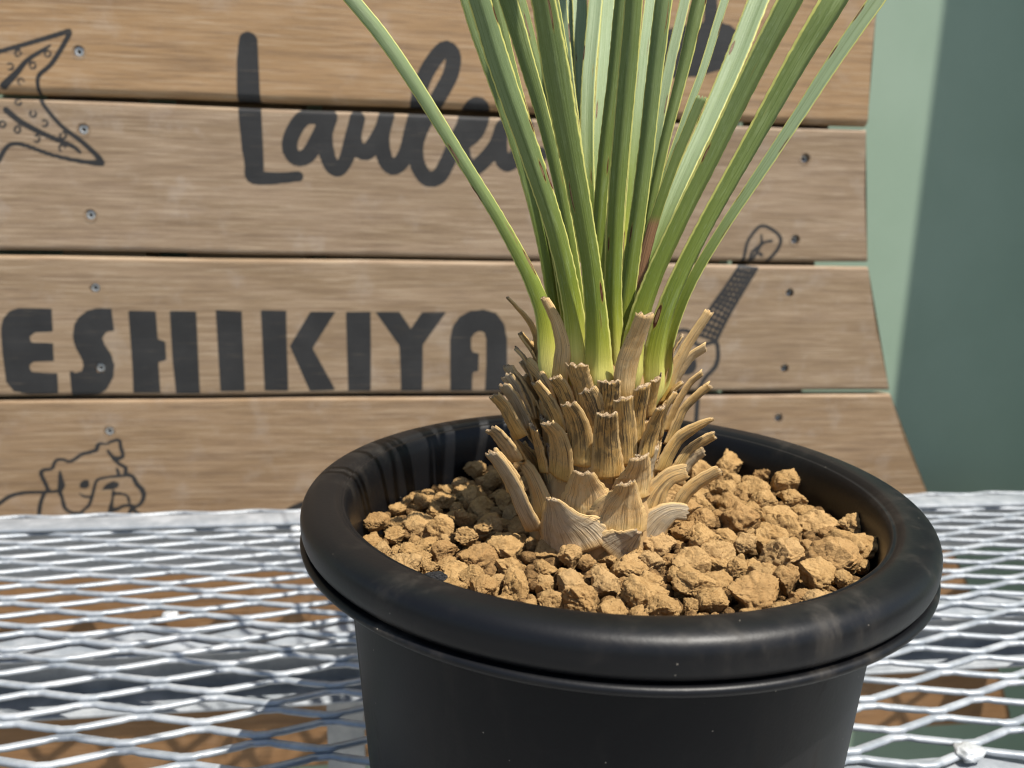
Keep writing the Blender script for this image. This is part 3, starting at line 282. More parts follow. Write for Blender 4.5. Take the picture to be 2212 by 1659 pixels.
c = k.mix(k.math('MULTIPLY', k.rng(st2, 0.52, 0.66), 0.45), c, (0.20, 0.115, 0.048))
mold = k.math('MULTIPLY', k.math('MULTIPLY', k.rng(k.math('ADD', mo, k.math('MULTIPLY', st, 0.5)), 0.66, 0.86), k.rng(al, 0.10, 0.35)), dk)
c = k.mix(k.math('MULTIPLY', mold, 0.8), c, (0.030, 0.028, 0.023))
c = k.mix(k.math('MULTIPLY', k.rng(sp, 0.66, 0.72), 0.6), c, (0.055, 0.036, 0.022))
c = k.mix(k.math('MULTIPLY', k.rng(al, 0.40, 0.05), ye), c, (0.52, 0.35, 0.06))
c = k.mix(k.math('MULTIPLY', k.rng(al, 0.16, 0.02), 0.6), c, (0.46, 0.26, 0.07))
c = k.mix(k.math('MULTIPLY', k.rng(k.math('ADD', ac, k.math('MULTIPLY', k.math('SUBTRACT', sp, 0.5), 0.2)), 0.76, 0.90), 0.9), c, (0.60, 0.40, 0.17))
rs = k.n('ShaderNodeTexVoronoi'); k.lk(k.mapping(uvr, (3.2, 5.0, 1)), rs.inputs['Vector']); rc = k.sep(rs.outputs['Color'])
rust = k.math('MULTIPLY', k.math('MULTIPLY', k.rng(rs.outputs['Distance'], 0.20, 0.13), k.rng(rc[0], 0.80, 0.81)), k.rng(ac, 0.45, 0.7))
c = k.mix(rust, c, (0.085, 0.024, 0.013))
k.bump(k.math('ADD', st2, st), 0.55, 0.0011)
k.fin(c, 0.62, 0.0, 0.38)
tr = k.n('ShaderNodeBsdfTranslucent'); k.lk(c, tr.inputs[0])
ms = k.n('ShaderNodeMixShader'); ms.inputs[0].default_value = 0.10
k.lk(k.b.outputs[0], ms.inputs[1]); k.lk(tr.outputs[0], ms.inputs[2]); k.lk(ms.outputs[0], k.out.inputs[0])
M_STUB = k.m
k = NT('cut_fibre'); v = k.obj(); a = k.noise(v, 1400, 4, 0.7)
k.bump(a, 1.0, 0.001)
M_CUT = k.fin(k.mix(k.rng(a, 0.35, 0.65), (0.22, 0.135, 0.07), (0.56, 0.42, 0.26)), 0.9, 0, 0.1)
k = NT('trunk_fibre'); v = k.obj(); a = k.noise(k.mapping(v, (300, 300, 60)), 1.0, 5, 0.6)
k.bump(a, 0.8, 0.001)
M_TRUNK = k.fin(k.mix(a, (0.20, 0.115, 0.05), (0.52, 0.35, 0.16)), 0.85, 0, 0.15)

def make_wall():
    k = NT('green_paint'); v = k.obj(); a = k.noise(v, 9, 5, 0.6); b = k.noise(v, 260, 3)
    k.bump(b, 0.08, 0.0004)
    return k.fin(k.mix(k.rng(a, 0.3, 0.7), (0.248, 0.332, 0.246), (0.270, 0.355, 0.268)), 0.55, 0, 0.35)
M_GREEN = make_wall()
k = NT('concrete'); v = k.obj(); a = k.noise(v, 5, 8, 0.65); b = k.noise(v, 90, 5); k.bump(b, 0.4, 0.003)
M_GROUND = k.fin(k.mix(a, (0.22, 0.215, 0.205), (0.34, 0.33, 0.31)), 0.9, 0, 0.2)
k = NT('screw_steel'); v = k.obj(); a = k.noise(v, 700, 3)
M_SCREW = k.fin(k.mix(a, (0.45, 0.44, 0.41), (0.66, 0.65, 0.61)), 0.42, 0.75, 0.5)
k = NT('screw_socket'); M_SOCK = k.fin((0.015, 0.013, 0.012), 0.8)
k = NT('hole_wood'); v = k.obj(); a = k.noise(v, 500, 4)
M_HOLE = k.fin(k.mix(a, (0.10, 0.066, 0.04), (0.20, 0.135, 0.085)), 0.8, 0, 0.15)

# ------------------------------------------------------------------ setting: ground, green wall
g = link('ground', mesh('ground', [(-3, -3, 0), (3, -3, 0), (3, 3, 0), (-3, 3, 0)], [(0, 1, 2, 3)]), M_GROUND, smooth=False)
tag(g, kind='structure')
# wall return added out of view at right to throw the upright shadow edge
WY = 0.70; KX = 0.36
ex, ey = 0.474+KX*0.70, WY-KX*0.714
wv = [(-1.4, WY), (ex+0.012, WY), (ex, ey), (1.7, ey), (1.7, WY+0.12), (-1.4, WY+0.12)]
n = len(wv); vv = [(x, y, 0.0) for x, y in wv]+[(x, y, 2.1) for x, y in wv]
ff = [(i, (i+1) % n, n+(i+1) % n, n+i) for i in range(n)]+[tuple(range(n-1, -1, -1)), tuple(range(n, 2*n))]
gw = link('green_wall', mesh('green_wall', vv, ff), M_GREEN, smooth=False)
tag(gw, 'smooth sage green painted wall behind the lettered board, half in shade', 'wall')

# ------------------------------------------------------------------ lettered board of planks
BY = 0.600                         # front face of the planks
EDGE_V = np.array([p[1] for p in BOARD_EDGE][::-1]+[1400.0])/1000.0
EDGE_U = np.array([p[0] for p in BOARD_EDGE][::-1]+[352.0])/1000.0
EDGE_V = np.r_[[0.474, 0.545, 0.619], EDGE_V]; EDGE_U = np.r_[[0.570, 0.540, 0.500], EDGE_U]
def edge_u(v): return np.interp(v, EDGE_V, EDGE_U)

def paint_mask(X, Z):
    """coverage of the black paint at board points (metres)"""
    x = X.ravel()*1000.0; z = Z.ravel()*1000.0; d = np.full(x.shape, 1e9)
    for poly in PAINT_POLYS:
        P = np.array(poly); lo = P.min(0)-4; hi = P.max(0)+4
        idx = np.where((x > lo[0]) & (x < hi[0]) & (z > lo[1]) & (z < hi[1]))[0]
        if not len(idx): continue
        px, pz = x[idx], z[idx]; inside = np.zeros(len(idx), bool); dist = np.full(len(idx), 1e9)
        for i in range(len(P)):
            a, b = P[i], P[(i+1) % len(P)]
            cond = ((a[1] > pz) != (b[1] > pz))
            xi = (b[0]-a[0])*(pz-a[1])/((b[1]-a[1]) if b[1] != a[1] else 1e-9)+a[0]
            inside ^= cond & (px < xi)
            ab = b-a; t = np.clip(((px-a[0])*ab[0]+(pz-a[1])*ab[1])/(ab@ab+1e-12), 0, 1)
            dist = np.minimum(dist, np.hypot(px-a[0]-t*ab[0], pz-a[1]-t*ab[1]))
        d[idx] = np.minimum(d[idx], np.where(inside, -dist, dist))
    for stx in PAINT_STROKES:
        P = np.array(stx)
        if len(P) > 2: P = smooth_path(np.c_[P[:, :2], np.zeros(len(P)), P[:, 2]], len(P)*5)[:, [0, 1, 3]]
        for a, b in zip(P, P[1:]):
            wmax = max(a[2], b[2])/2+4
            lo = np.minimum(a, b)[:2]-wmax; hi = np.maximum(a, b)[:2]+wmax
            idx = np.where((x > lo[0]) & (x < hi[0]) & (z > lo[1]) & (z < hi[1]))[0]
            if not len(idx): continue
            px, pz = x[idx], z[idx]; ab = (b-a)[:2]
            t = np.clip(((px-a[0])*ab[0]+(pz-a[1])*ab[1])/(ab@ab+1e-12), 0, 1)
            dist = np.hypot(px-a[0]-t*ab[0], pz-a[1]-t*ab[1])-(a[2]+(b[2]-a[2])*t)/2
            d[idx] = np.minimum(d[idx], dist)
    return np.clip(0.5-d/1.2, 0, 1)

board = empty('lettered_board', (0, BY+0.01, 0.474))
tag(board, 'weathered plank board with black painted lettering, starfish, dog and ukulele', 'board')
PITCH_Z = 0.1074; TOP_GAP = 1.0115
gaps = [TOP_GAP+PITCH_Z*i for i in (2, 1, 0, -1, -2, -3, -4, -5)]
tones = [0.9, 1.0, 0.12, 0.22, 0.45, 0.9, 0.9]
screw_list = [(u/1000, v/1000, i) for i, (u, v) in enumerate(SCREWS)]
for i in range(7):
    zt, zb = gaps[i]-0.0016, gaps[i+1]+(0.0016 if i < 6 else -0.008)
    fine = 1 <= i <= 4
    step = 0.00125 if fine else 0.006
    thick = 0.020; rad = (0.0050, 0.0055, 0.0030, 0.0030, 0.0030, 0.003, 0.003)[i]
    yoff = (0.0, -0.0012, 0.0006, 0.0, 0.0004, 0, 0)[i]
    prof = [(thick, zb+0.002)]
    for a in np.linspace(0, 90, 7): prof.append((rad-rad*math.sin(R_(a)), zb+rad-rad*math.cos(R_(a))))
    for z in np.linspace(zb+rad, zt-rad, max(4, int((zt-zb-2*rad)/step)))[1:-1]: prof.append((0.0, z))
    for a in np.linspace(90, 0, 7): prof.append((rad-rad*math.sin(R_(a)), zt-rad+rad*math.cos(R_(a))))
    prof.append((thick, zt-0.002))
    pr = np.array(prof); m = len(pr)
    s = np.r_[np.linspace(-0.62, -0.34, 20)[:-1], np.arange(-0.34, 0.30, step), np.linspace(0.30, 1.0, int(0.30/step))]
    nc = len(s)
    ue = edge_u(pr[:, 1])
    S_ = s[:, None]; X = np.where(S_ <= 0.30, S_, 0.30+(S_-0.30)/0.70*(ue[None, :]-0.30))
    wob = 0.0006*np.sin(X*9+i*2.1)+0.0003*np.sin(X*31+i)
    Zm = np.repeat(pr[None, :, 1], nc, 0)+wob*np.where(pr[:, 1] < (zt+zb)/2, 1, 0.7)[None, :]
    Ym = np.repeat(pr[None, :, 0], nc, 0)+BY+yoff
    V = np.stack([X, Ym, Zm], -1).reshape(-1, 3)
    ii = np.arange(nc-1)[:, None]*m; jj = np.arange(m-1)[None, :]
    F = np.stack([ii+jj, ii+m+jj, ii+m+jj+1, ii+jj+1], -1).reshape(-1, 4)
    if fine or i == 6:
        fc = V[F].mean(1)
        keep = np.ones(len(F), bool)
        if fine:
            for u, z, q in screw_list: keep &= ~((np.hypot(fc[:, 0]-u, fc[:, 2]-z) < 0.0034) & (fc[:, 1] < BY+0.005))
        F = F[keep]
    me = bpy.data.meshes.new('plank')
    caps = [list(range((nc-1)*m, nc*m)), list(range(m-1, -1, -1))]
    back = [((nc-1)*m+m-1, (nc-1)*m, 0, m-1)]
    me.from_pydata(V.tolist(), [], F.tolist()+caps+back)
    if fine:
        pa = me.attributes.new('paint', 'FLOAT', 'POINT')
        pm = paint_mask(X, Zm)
        pm = pm*(np.repeat(pr[None, :, 0], nc, 0).ravel() < thick*0.6)
        pa.data.foreach_set('value', pm.astype(np.float32))
    me.update()
    o = link('plank', me, M_WOOD, board); o['tone'] = tones[i]; o['table_shade'] = 0.0 if i < 5 else 1.0; o['lum'] = ((1, 1, 1), (1.0, 0.96, 0.90), (1.02, 1.01, 1.0), (0.98, 0.97, 0.95), (0.93, 0.90, 0.86), (1, 1, 1), (1, 1, 1))[i]
# battens behind
for x, hw_ in ((-0.234, 0.03), (0.304, 0.03), (0.03, 0.10), (-0.13, 0.045), (0.20, 0.05), (-0.40, 0.06)):
    o = link('batten', box(x-hw_, x+hw_, BY+0.0215, BY+0.055, 0.48, 1.22, 0.001), M_WOOD, board, False); o['tone'] = 0.5; o['lum'] = (1.0, 1.0, 1.0)
# screws: countersunk ring, head, square socket
def screw_mesh(deep):
    v = []; f = []; mi = []; n = 20
    rings = [(0.0050, -0.00015), (0.0043, -0.0003), (0.0036, 0.0006), (0.0034, deep)]
    for r, y in rings:
        for a in range(n): v.append((r*math.cos(2*math.pi*a/n), y, r*math.sin(2*math.pi*a/n)))
    for q in range(3):
        for a in range(n): f.append((q*n+a, q*n+(a+1) % n, (q+1)*n+(a+1) % n, (q+1)*n+a)); mi.append(0 if q < 1 else 1)
    b = len(v)
    hr = [(0.0034, deep), (0.0031, deep-0.0005), (0.0014, deep-0.0004)]
    for r, y in hr:
        for a in range(n): v.append((r*math.cos(2*math.pi*a/n), y, r*math.sin(2*math.pi*a/n)))
    for q in range(2):
        for a in range(n): f.append((b+q*n+a, b+q*n+(a+1) % n, b+(q+1)*n+(a+1) % n, b+(q+1)*n+a)); mi.append(2)
    c0 = len(v); v.append((0, deep+0.002, 0))
    for a in range(n): f.append((b+2*n+a, b+2*n+(a+1) % n, c0)); mi.append(3)
    me = mesh('screw', v, f, mi)
    for m_ in (M_WOOD, M_HOLE, M_SCREW, M_SOCK): me.materials.append(m_)
    me.shade_smooth(); return me
SM = [screw_mesh(0.0010), screw_mesh(0.0034)]
for u, z, q in screw_list:
    o = bpy.data.objects.new('screw', SM[0 if q < 6 else 1]); COL.objects.link(o); o.parent = board
    o.matrix_parent_inverse = Matrix.Translation(board.location).inverted()
    o.location = (u, BY+(-0.0012 if z > TOP_GAP else 0.0005), z); o.rotation_euler = (0, random.uniform(0, 6), 0); o['tone'] = 0.4; o['lum'] = (1.0, 1.0, 1.0)

# ------------------------------------------------------------------ galvanised expanded-metal table
TX0, TX1, TY0, TY1 = -0.60, 0.60, -0.02, 0.546
table = empty('mesh_table', (0, 0.26, 0)); tag(table, 'galvanised steel table with expanded diamond mesh top under the pot', 'table')
LW, SW = 0.0545, 0.0223
NX0, NY0 = -0.1478, 0.3070
def expanded_mesh():
    V = []; F = []
    per = 40; hw, ht = 0.00168, 0.00120
    j0 = int((TY0+0.01-NY0)/(SW/2))-1; j1 = int((TY1-0.004-NY0)/(SW/2))+1
    x_start = NX0-LW*math.ceil((NX0-TX0)/LW); ncell = int((TX1-x_start)/LW)+1
    tilt = R_(9)
    for j in range(j0, j1+1):
        yc = NY0+(j+0.5)*SW/2
        ph = 0.0 if j % 2 == 0 else 0.5
        base = len(V); rows = 0
        for q in range(ncell*per+1):
            x = x_start+q*LW/per
            if x > TX1: break
            t = ((x-NX0)/LW+ph) % 1.0
            tri = abs(((t+0.0) % 1.0)*2-1)          # 1 at bond with lower row, 0 at bond with upper row
            u = min(max((tri-0.5)/(1-0.20)*1.0+0.5, 0), 1); kn = math.exp(-((u-0.9)/0.07)**2)+math.exp(-((u-0.1)/0.07)**2)
            y = yc+(0.5-u)*(SW/2-0.0021)
            z = TABLE_Z-0.0015+(0.5-u)*(-0.0022)+0.0002*kn
            du = 1e-3
            tri2 = abs((((x+1e-4-NX0)/LW+ph) % 1.0)*2-1); u2 = min(max((tri2-0.5)/0.8+0.5, 0), 1)
            y2 = yc+(0.5-u2)*(SW/2-0.0021)
            tx, ty = 1e-4, y2-y if abs(y2-y) < 1e-3 else 0.0
            u_lin = min(max((tri-0.5)/0.8+0.5, 0), 1)
            ty = (yc+(0.5-u2)*(SW/2-0.0021))-(yc+(0.5-u_lin)*(SW/2-0.0021))
            L_ = math.hypot(tx, ty); nx, ny = -ty/L_, tx/L_
            jit = 0.0
            sec = ((-hw, -ht*0.55), (-hw*0.55, -ht), (hw*0.55, -ht), (hw, -ht*0.55), (hw, ht*0.45), (hw*0.6, ht), (-hw*0.6, ht), (-hw, ht*0.45))
            for a, b in sec:
                tl = tilt-R_(16)*kn; aa = a*math.cos(tl)-b*math.sin(tl); bb = a*math.sin(tl)+b*math.cos(tl)
                V.append((x+nx*aa, y+ny*aa+jit, z+bb))
            rows += 1
        for q in range(rows-1):
            for e in range(8):
                F.append((base+q*8+e, base+q*8+(e+1) % 8, base+(q+1)*8+(e+1) % 8, base+(q+1)*8+e))
    return mesh('mesh_top', V, F)
o = link('mesh_top', expanded_mesh(), M_ZINC, table)
def angle(y_out, y_in, z_top, depth, t=0.0025):
    return [(y_out, z_top), (y_in, z_top), (y_in, z_top-t), (y_out-t if y_in < y_out else y_out+t, z_top-t),
            (y_out-t if y_in < y_out else y_out+t, z_top-depth), (y_out, z_top-depth)]
FR = TABLE_Z+0.0026
def bev(me, w=0.0006):
    bm = bmesh.new(); bm.from_mesh(me); bmesh.ops.recalc_face_normals(bm, faces=bm.faces[:])
    bmesh.ops.bevel(bm, geom=bm.edges[:], offset=w, segments=2, affect='EDGES', profile=0.5); bm.to_mesh(me); bm.free(); return me
o = link('edge_frame', bev(extr_profile(angle(TY1, TY1-0.021, FR, 0.044), TX0, TX1)), M_ZINC, table)
o = link('edge_frame', bev(extr_profile(angle(TY0, TY0+0.021, FR, 0.044), TX0, TX1)), M_ZINC, table)
for xo, sg in ((TX0, 1), (TX1, -1)):
    pf = angle(xo, xo+sg*0.021, FR+0.0002, 0.044)
    v = [(x, TY0+0.022, z) for x, z in pf]+[(x, TY1-0.022, z) for x, z in pf]; n = len(pf)
    f = [(i, (i+1) % n, n+(i+1) % n, n+i) for i in range(n)]+[tuple(range(n-1, -1, -1)), tuple(range(n, 2*n))]
    o = link('edge_frame', bev(mesh('edge_frame', v, f)), M_ZINC, table)
def channel(yw, fl, h=0.036, t=0.0022):
    zt = TABLE_Z-0.0048; yf = yw-fl
    return [(yw, zt), (yf, zt), (yf, zt-t), (yw-t, zt-t), (yw-t, zt-h+t), (yf+0.002, zt-h+t), (yf+0.002, zt-h), (yw, zt-h)]
o = link('cross_beam', bev(extr_profile(channel(0.398, 0.026), TX0+0.004, TX1-0.004)), M_ZINC, table)
o = link('cross_beam', bev(extr_profile(channel(0.262, 0.036), TX0+0.004, TX1-0.004)), M_ZINC, table)
o = link('leg', box(-0.0525, -0.0315, 0.3990, 0.4045, 0.0, TABLE_Z-0.0085, 0.0008), M_ZINC, table)
for x in (TX0+0.004, TX1-0.029):
    for y in (TY0+0.004, TY1-0.029):
        o = link('leg', box(x, x+0.025, y, y+0.025, 0.0, FR-0.004, 0.001), M_ZINC, table)
# zinc lumps and weld beads
def lump(r, seed):
    bm = bmesh.new(); bmesh.ops.create_icosphere(bm, subdivisions=3, radius=1)
    for v in bm.verts:
        q = noise.fractal(v.co*1.7+Vector((seed*7, seed, 3)), 1.0, 2.0, 3)
        v.co = v.co*(1+0.35*q); v.co = Vector((v.co.x*r*1.3, v.co.y*r, v.co.z*r*0.55))
    return bm_mesh(bm, 'weld_bead')
for i, (x, y, r) in enumerate(((-0.1345, 0.404, 0.0034), (-0.085, 0.521, 0.0034), (0.229, 0.2585, 0.0050))):
    me = lump(r, i+1); o = link('weld_bead', me, M_WELD, table); o.location = (x, y, TABLE_Z-0.0005)

# ------------------------------------------------------------------ pot
PX, PY, PZ = 0.06006, 0.22867, TABLE_Z+0.214-0.08634
pot = empty('plant_pot', (PX, PY, TABLE_Z)); tag(pot, 'round black plastic pot with a thick rolled rim, dusty', 'pot')
RIM = 0.095
def arc(cx, cz, rx, rz, a0, a1, n, p=2.0):
    f = lambda c: math.copysign(abs(c)**(2/p), c)
    return [(cx+rx*f(math.cos(R_(a))), cz+rz*f(math.sin(R_(a)))) for a in np.linspace(a0, a1, n)]
body = [(0.0, TABLE_Z+0.0012), (0.066, TABLE_Z+0.0012), (0.0725, TABLE_Z+0.002), (0.0738, TABLE_Z+0.006), (0.0806, PZ-0.030), (0.0818, PZ-0.0085)]
o = link('body', lathe(body, 192, PX, PY), M_POT, pot)
inner = [(0.0, TABLE_Z+0.004), (0.071, TABLE_Z+0.004), (0.0775, PZ-0.030), (0.0795, PZ-0.012)]
rim = inner[2:]+[(0.0800, PZ-0.006), (0.0806, PZ-0.001), (0.0816, PZ+0.0022)]
rim += [(0.0824, PZ+0.0036), (0.0829, PZ+0.00395), (0.0832, PZ+0.00355), (0.0838, PZ+0.0041)]
rim += arc(0.0882, PZ-0.0005, 0.0068, 0.0060, 112, -46, 30, 2.5)
rim += [(0.0921, PZ-0.0058)]
o_rim = link('rim', lathe(rim, 256, PX, PY), M_RIM, pot)
bead = [(0.0915, PZ-0.0055)]+arc(0.0940, PZ-0.0068, 0.0013, 0.0012, 120, -150, 12)+[(0.0830, PZ-0.0068), (0.0812, PZ-0.0090)]
o = link('bead', lathe(bead, 256, PX, PY), M_RIM, o_rim)
o = link('liner', lathe(inner[:3], 96, PX, PY), M_POT, pot); o.name = 'inner_wall'

# ------------------------------------------------------------------ clay pebbles
AXX, AXY = 0.0575, 0.232; ZG = PZ-0.0115
def stone_mesh(seed):
    rs = random.Random(seed); bm = bmesh.new(); bmesh.ops.create_icosphere(bm, subdivisions=5, radius=1)
    planes = []
    for _ in range(rs.randint(8, 12)):
        d = Vector((rs.gauss(0, 1), rs.gauss(0, 1), rs.gauss(0, 1))).normalized(); planes.append((d, rs.uniform(0.50, 0.82)))
    off = Vector((rs.uniform(0, 90), rs.uniform(0, 90), rs.uniform(0, 90)))
    for v in bm.verts:
        p = v.co.copy()
        for d, h in planes:
            e = p.dot(d)-h
            if e > 0: p -= d*(e*0.97)
        nrm = p.normalized()
        rg = 1-abs(noise.noise(p*2.6+off))*2
        p += nrm*(0.12*noise.fractal(p*1.4+off, 1.0, 2.0, 2)+0.07*noise.fractal(p*4.0+off, 0.85, 2.0, 3)+0.045*noise.fractal(p*11+off, 0.8, 2.1, 3)-0.10*max(0, rg-0.72)/0.28)
        v.co = p
    return bm_mesh(bm, 'pebble')
SHAPES = [stone_mesh(100+i) for i in range(16)]
for m_ in SHAPES: m_.materials.append(M_STONE); m_.shade_smooth()
placed = []
for x, y, z, rx, rh in STONES:
    if rx < 5.5: rx, rh = rx*1.12, rh*1.1
    rz = 0.5*(rx+rh)*1.02
    placed.append([x/1000, y/1000, ZG+random.uniform(-0.0012, 0.0026), rx/1000*1.07, rx/1000*random.uniform(0.85, 1.05)*1.04, min(rz, rx*1.2)/1000*0.98, 1])
# medium and small ones between
def clear(x, y, r, k):
    for q in placed:
        if math.hypot(x-q[0], y-q[1]) < k*(r+(q[3]+q[4])/2): return False
    return True
for r0, r1, k, tries, dz in ((0.0050, 0.0075, 0.86, 2500, -0.0008), (0.0034, 0.0050, 0.80, 3500, -0.0012), (0.0022, 0.0034, 0.74, 5000, -0.0012), (0.0015, 0.0022, 0.70, 5000, -0.0014)):
    for _ in range(tries):
        a = random.uniform(0, 2*math.pi); d = 0.0775*math.sqrt(random.random()); r = random.uniform(r0, r1)
        x, y = PX+d*math.cos(a), PY+d*math.sin(a)
        if d+r*0.85 > 0.0785 or math.hypot(x-AXX, y-AXY) < 0.0205+r*0.3: continue
        if clear(x, y, r, k): placed.append([x, y, ZG+dz+random.uniform(-0.001, 0.0008), r*1.05, r*random.uniform(0.8, 1.05), r*random.uniform(0.75, 0.95), 0])
def pebble_label(x, y, r):
    size = 'large' if r > 0.0075 else ('small' if r < 0.0042 else 'middling')
    if abs(x-AXX) < 0.024: side, where = ('front', 'in front of the trunk') if y < AXY else ('back', 'behind the trunk')
    else: side, where = ('left', 'left of the trunk') if x < AXX else ('right', 'right of the trunk')
    d = math.hypot(x-PX, y-PY)
    at = 'against the pot wall' if d+r > 0.066 else ('close to the trunk' if math.hypot(x-AXX, y-AXY) < 0.034 else 'midway to the rim')
    return '%s tan clay pebble %s, %s' % (size, where, at), '%s clay pebbles %s, %s' % (size, where, at)
# heap lies a little higher on the right, as the photo shows
def lift(x, y=PY): return 0.0035*max(-1, min(1, (x-PX)/0.07))+0.0022*max(0, min(1, (PY-0.03-y)/0.03))
placed.sort(key=lambda q: -(q[3]*q[4]))
small = []
cnt = 0
big = max((q for q in placed if q[0] > AXX+0.02 and q[1] > 0.20 and q[6]), key=lambda q: q[3])
touch = min(placed, key=lambda q: math.hypot(q[0]-0.0730, q[1]-0.2151))
tip = min(placed, key=lambda q: math.hypot(q[0]-STONES[0][0]/1000, q[1]-STONES[0][1]/1000))
slab = min(placed, key=lambda q: math.hypot(q[0]-STONES[1][0]/1000, q[1]-STONES[1][1]/1000))
for q in placed:
    x, y, z, rx, ry, rz, hero = q
    if cnt >= 290 or (rx < 0.0021): small.append(q); continue
    o = bpy.data.objects.new('clay_pebble', random.choice(SHAPES)); COL.objects.link(o)
    o.location = (x, y, z+lift(x, y)); o.scale = (rx, ry, rz)
    o.rotation_euler = (random.uniform(-0.3, 0.3), random.uniform(-0.3, 0.3), random.choice((0, math.pi))+random.uniform(-0.4, 0.4) if hero else random.uniform(0, 6.28))
    lb, gp = pebble_label(x, y, max(rx, ry))
    if q is big: lb, gp = 'largest tan clay pebble right of the trunk', None
    elif q is touch: lb, gp = 'big tan clay pebble leaning against the right foot of the trunk', None
    elif q is tip: lb, gp = 'upright tan clay pebble just in front of the trunk foot', None
    elif q is slab: lb, gp = 'slab shaped tan clay pebble touching the left foot of the trunk', None
    tag(o, lb, 'pebble', gp); cnt += 1
o = bpy.data.objects.new('cinder', SHAPES[3].copy()); o.data.materials[0] = M_CINDER; COL.objects.link(o)
o.location = (CINDER[0]/1000, CINDER[1]/1000, ZG+0.0015); o.scale = (0.0042, 0.0030, 0.0026); tag(o, 'small black cinder among the tan pebbles near the left rim', 'cinder')
# grit and the lower layers of pebbles, one mass
def joined(items, name):
    base = []
    for m_ in SHAPES[:6]:
        bm = bmesh.new(); bmesh.ops.create_icosphere(bm, subdivisions=2, radius=1)
        off = Vector((len(base)*5, 2, 7))
        for v in bm.verts: v.co *= 1+0.35*noise.fractal(v.co*1.6+off, 1, 2, 3)
        base.append((np.array([v.co for v in bm.verts]), [[v.index for v in f.verts] for f in bm.faces])); bm.free()
    V = []; F = []
    for x, y, z, r in items:
        bv, bf = random.choice(base); a = random.uniform(0, 6.28); ca, sa = math.cos(a), math.sin(a)
        b0 = len(V); q = bv*r
        for p in q: V.append((x+p[0]*ca-p[1]*sa, y+p[0]*sa+p[1]*ca, z+p[2]*0.85))
        F += [[b0+i for i in f] for f in bf]
    return mesh(name, V, F)
items = [(q[0], q[1], q[2]+lift(q[0], q[1]), q[3]) for q in small]
for _ in range(900):
    a = random.uniform(0, 2*math.pi); d = 0.0765*math.sqrt(random.random()); r = random.uniform(0.0018, 0.0042)
    x, y = PX+d*math.cos(a), PY+d*math.sin(a)
    items.append((x, y, ZG-0.0055+lift(x, y)+random.uniform(-0.001, 0.0015), r))
gm = joined(items, 'clay_grit'); o = link('clay_grit', gm, M_FINE); 
bm = bmesh.new(); bmesh.ops.create_grid(bm, x_segments=60, y_segments=60, size=0.078)
for v in list(bm.verts):
    if math.hypot(v.co.x, v.co.y) > 0.0775: bm.verts.remove(v)
for v in bm.verts: v.co = Vector((v.co.x+PX, v.co.y+PY, ZG-0.0075+lift(v.co.x+PX)+0.001*noise.noise(v.co*300)))
fines = bm_mesh(bm, 'soil')
tmp = link('soil', fines, M_FINE)
# merge the fines sheet into the grit so that it reads as one mass
bm = bmesh.new(); bm.from_mesh(gm); bm.from_mesh(fines); bm.to_mesh(gm); bm.free(); gm.shade_smooth()
bpy.data.objects.remove(tmp)
tag(o, 'fine clay grit lying between the tan pebbles in the pot', 'grit', kind='stuff')

# ------------------------------------------------------------------ the plant
plant = empty('yucca_plant', (AXX, AXY, ZG-0.004)); tag(plant, 'young yucca with narrow green leaves above a trunk of cut dry stubs', 'plant')
tp = [(0.0001, ZG-0.006), (0.0200, ZG-0.006), (0.0212, ZG+0.008), (0.0188, ZG+0.018), (0.0175, ZG+0.03), (0.0172, ZG+0.042), (0.0160, ZG+0.054), (0.0115, ZG+0.062), (0.0001, ZG+0.066)]
tps = smooth_path([(r, z, 0) for r, z in tp], 40)[:, :2]
o = link('trunk', lathe([(max(r, 0.0001), z) for r, z in tps], 48, AXX, AXY), M_TRUNK, plant)
CAMP = Vector((0, 0, TABLE_Z+0.214))

